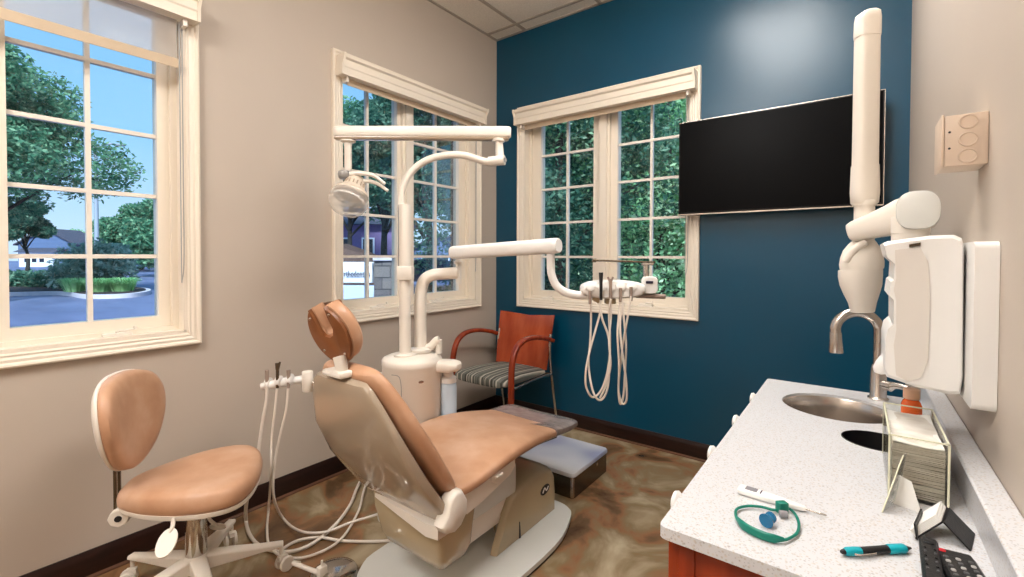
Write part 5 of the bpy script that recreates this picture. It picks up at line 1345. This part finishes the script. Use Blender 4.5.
lo_.matrix_parent_inverse = Matrix.Identity(4); lo_.location = pp_-sn.location-V((0, 0, .01)); lo_.rotation_euler = (PI/2, 0, yaw); lo_.scale = (.62, 1, 1)
cvp = root('covered_trailer', gp(360, 11.5), 'brown canvas covered low trailer behind the practice sign', 'covered trailer')
bm = NB(); R_ = []
pw = gp(360, 11.5)
for f, h0, h1 in ((-1.3, .6, 1.75), (-1.0, .55, 1.86), (-.3, .5, 1.84), (.2, .5, 1.66), (.6, .5, 1.30), (.75, .5, .9)):
    R_.append([pw+rt*f+fw*y*.9+V((0, 0, z)) for y, z in ((-1, h0), (-1.02, (h0+h1)/2), (-.7, h1*.96), (0, h1), (.7, h1*.96), (1.02, (h0+h1)/2), (1, h0))])
loft(bm, R_); fin(bm, 'canvas', M['tan_canvas'], cvp)
for s in (-.9, .5):
    bm = NB(); cyl(bm, pw+rt*s-fw*.95+V((0, 0, .3)), pw+rt*s-fw*.75+V((0, 0, .3)), .3, n=16); fin(bm, 'wheel', M['rubber'], cvp)
bm = NB(); box(bm, -1.3, 1.2, -.7, .7, .35, .55, R=Matrix.Translation(pw)@Matrix.Rotation(yaw, 4, 'Z')); fin(bm, 'chassis', M['rubber'], cvp)
house('house', 352, 24, 4.2, 4, 3.2, M['siding_purple'], 'violet house with white trimmed windows behind the covered trailer', 1.0, 0., [(-1.7, -1.3, .8, 2.4), (-.7, -.1, .8, 2.4), (.6, 1.1, .8, 2.4)], False)
house('house', 436, 38, 3.6, 4, 2.0, M['siding'], 'small blue gabled house in the right sash of the corner window', 1.3, .1, [(-1.1, -.5, .5, 1.5), (.4, 1.0, .5, 1.5)], True)
house('house', 456, 46, 4.6, 4, 2.3, M['siding'], 'farther blue gabled house half hidden by the brick edge', 1.5, -.1, [(-1.2, -.4, .6, 1.6)], True)
car(430, 22, 'dark blue car parked before the blue gabled houses', mat('dark_blue_paint', (44, 54, 84), .3, coat=.5), .2)
def shrub(u, t, r, h, m, label, n=4000, size=.07, seed=0):
    rng = random.Random(seed); p = gp(u, t); s = root('shrub', p, label, 'shrub')
    bm = NB(); foliage(bm, [(p+V((rng.uniform(-r, r)*.5, rng.uniform(-r, r)*.5, h*rng.uniform(.35, .75))), (r*.65, r*.65, h*.38)) for _ in range(7)], n, size, rng); fin(bm, 'foliage', m, s, smooth=180)
    bm = NB(); cyl(bm, p, p+V((0, 0, h*.5)), .03, n=8); fin(bm, 'stem', M['bark'], s)
shrub(440, 6.5, .45, .95, M['leaf_bush'], 'speckled low shrub at the foot of the brick edge outside', 3500, .035, 1)
tree(gp(350, 19), 8.4, 2.6, M['leaf_mid'], 'green tree above the practice sign', n=14000, size=.12, seed=21, crown0=.5, nblob=16)
tree(gp(384, 13), 6.2, 1.9, M['leaf_dark'], 'dark tree behind the stone pier', n=12000, size=.10, seed=22, crown0=.60, nblob=14)
tree(gp(425, 11), 6.4, 1.8, M['leaf_dark'], 'dark tree left in the right sash of the corner window', n=12000, size=.09, seed=23, crown0=.55, nblob=14)
tree(gp(452, 15), 8.6, 2.6, M['leaf_mid'], 'green tree by the brick edge of the corner window', n=12000, size=.12, seed=24, crown0=.5, nblob=14)
# through window 3: dense evergreens close by, lighter trees right
W3 = [(528, 6.2, 7.2, 1.6, 'leaf_dark', 'dark evergreen filling the left edge of the blue wall window'), (562, 5.4, 6.8, 1.5, 'leaf_dark', 'dark evergreen in the left sash of the blue wall window'), (592, 6.6, 7.4, 1.6, 'leaf_mid', 'green tree beside the mullion of the blue wall window'),
      (628, 6.6, 6.2, 1.7, 'leaf_light', 'bright green tree in the right sash beside the mullion'), (662, 6.0, 5.8, 1.6, 'leaf_light', 'green tree in the right sash of the blue wall window'), (700, 7.2, 6.4, 1.8, 'leaf_light', 'light green tree at the right edge of the blue wall window')]
for k, (u, t, h, r, m_, lb) in enumerate(W3):
    tree(gp(u, t), h, r, M[m_], lb, n=15000, size=.055, trunk=.07, seed=40+k, name='evergreen_tree' if m_ == 'leaf_dark' else 'leafy_tree', crown0=.1, nblob=20)
for k, (u, t, h, r) in enumerate(((545, 10, 8, 2.4), (610, 11, 8.4, 2.6), (680, 12, 7.6, 2.6))):
    tree(gp(u, t), h, r, M['leaf_mid'], ('tall background tree behind the dark evergreens', 'tall background tree behind the window mullion', 'tall background tree behind the light green tree')[k], n=9000, size=.12, trunk=.12, seed=60+k, crown0=.06, nblob=18)

# ------------------------------------------------------------------ world and view
w = bpy.data.worlds.new('world'); SC.world = w; w.use_nodes = True
nt = w.node_tree; bg = nt.nodes['Background']
tc = nt.nodes.new('ShaderNodeTexCoord'); sp = nt.nodes.new('ShaderNodeSeparateXYZ'); nt.links.new(tc.outputs['Generated'], sp.inputs[0])
r = nt.nodes.new('ShaderNodeValToRGB'); nt.links.new(sp.outputs['Z'], r.inputs['Fac'])
els = r.color_ramp.elements; els[0].position = .0; els[0].color = lin((196, 216, 236)); els[1].position = .6; els[1].color = lin((112, 168, 220))
e = els.new(.2); e.color = lin((142, 192, 232))
nt.links.new(r.outputs['Color'], bg.inputs['Color']); bg.inputs['Strength'].default_value = 1.45
sd_ = bpy.data.lights.new('sun', 'SUN'); sd_.energy = 8.; sd_.angle = math.radians(12); sd_.color = (.92, .97, 1.)
so_ = bpy.data.objects.new('sun', sd_); COL.objects.link(so_); so_.rotation_euler = V((-.62, .42, -.66)).to_track_quat('-Z', 'Y').to_euler()
vs = SC.view_settings; vs.view_transform = 'Standard'; vs.look = 'None'; vs.gamma = 1; vs.exposure = 0.; vs.use_curve_mapping = False
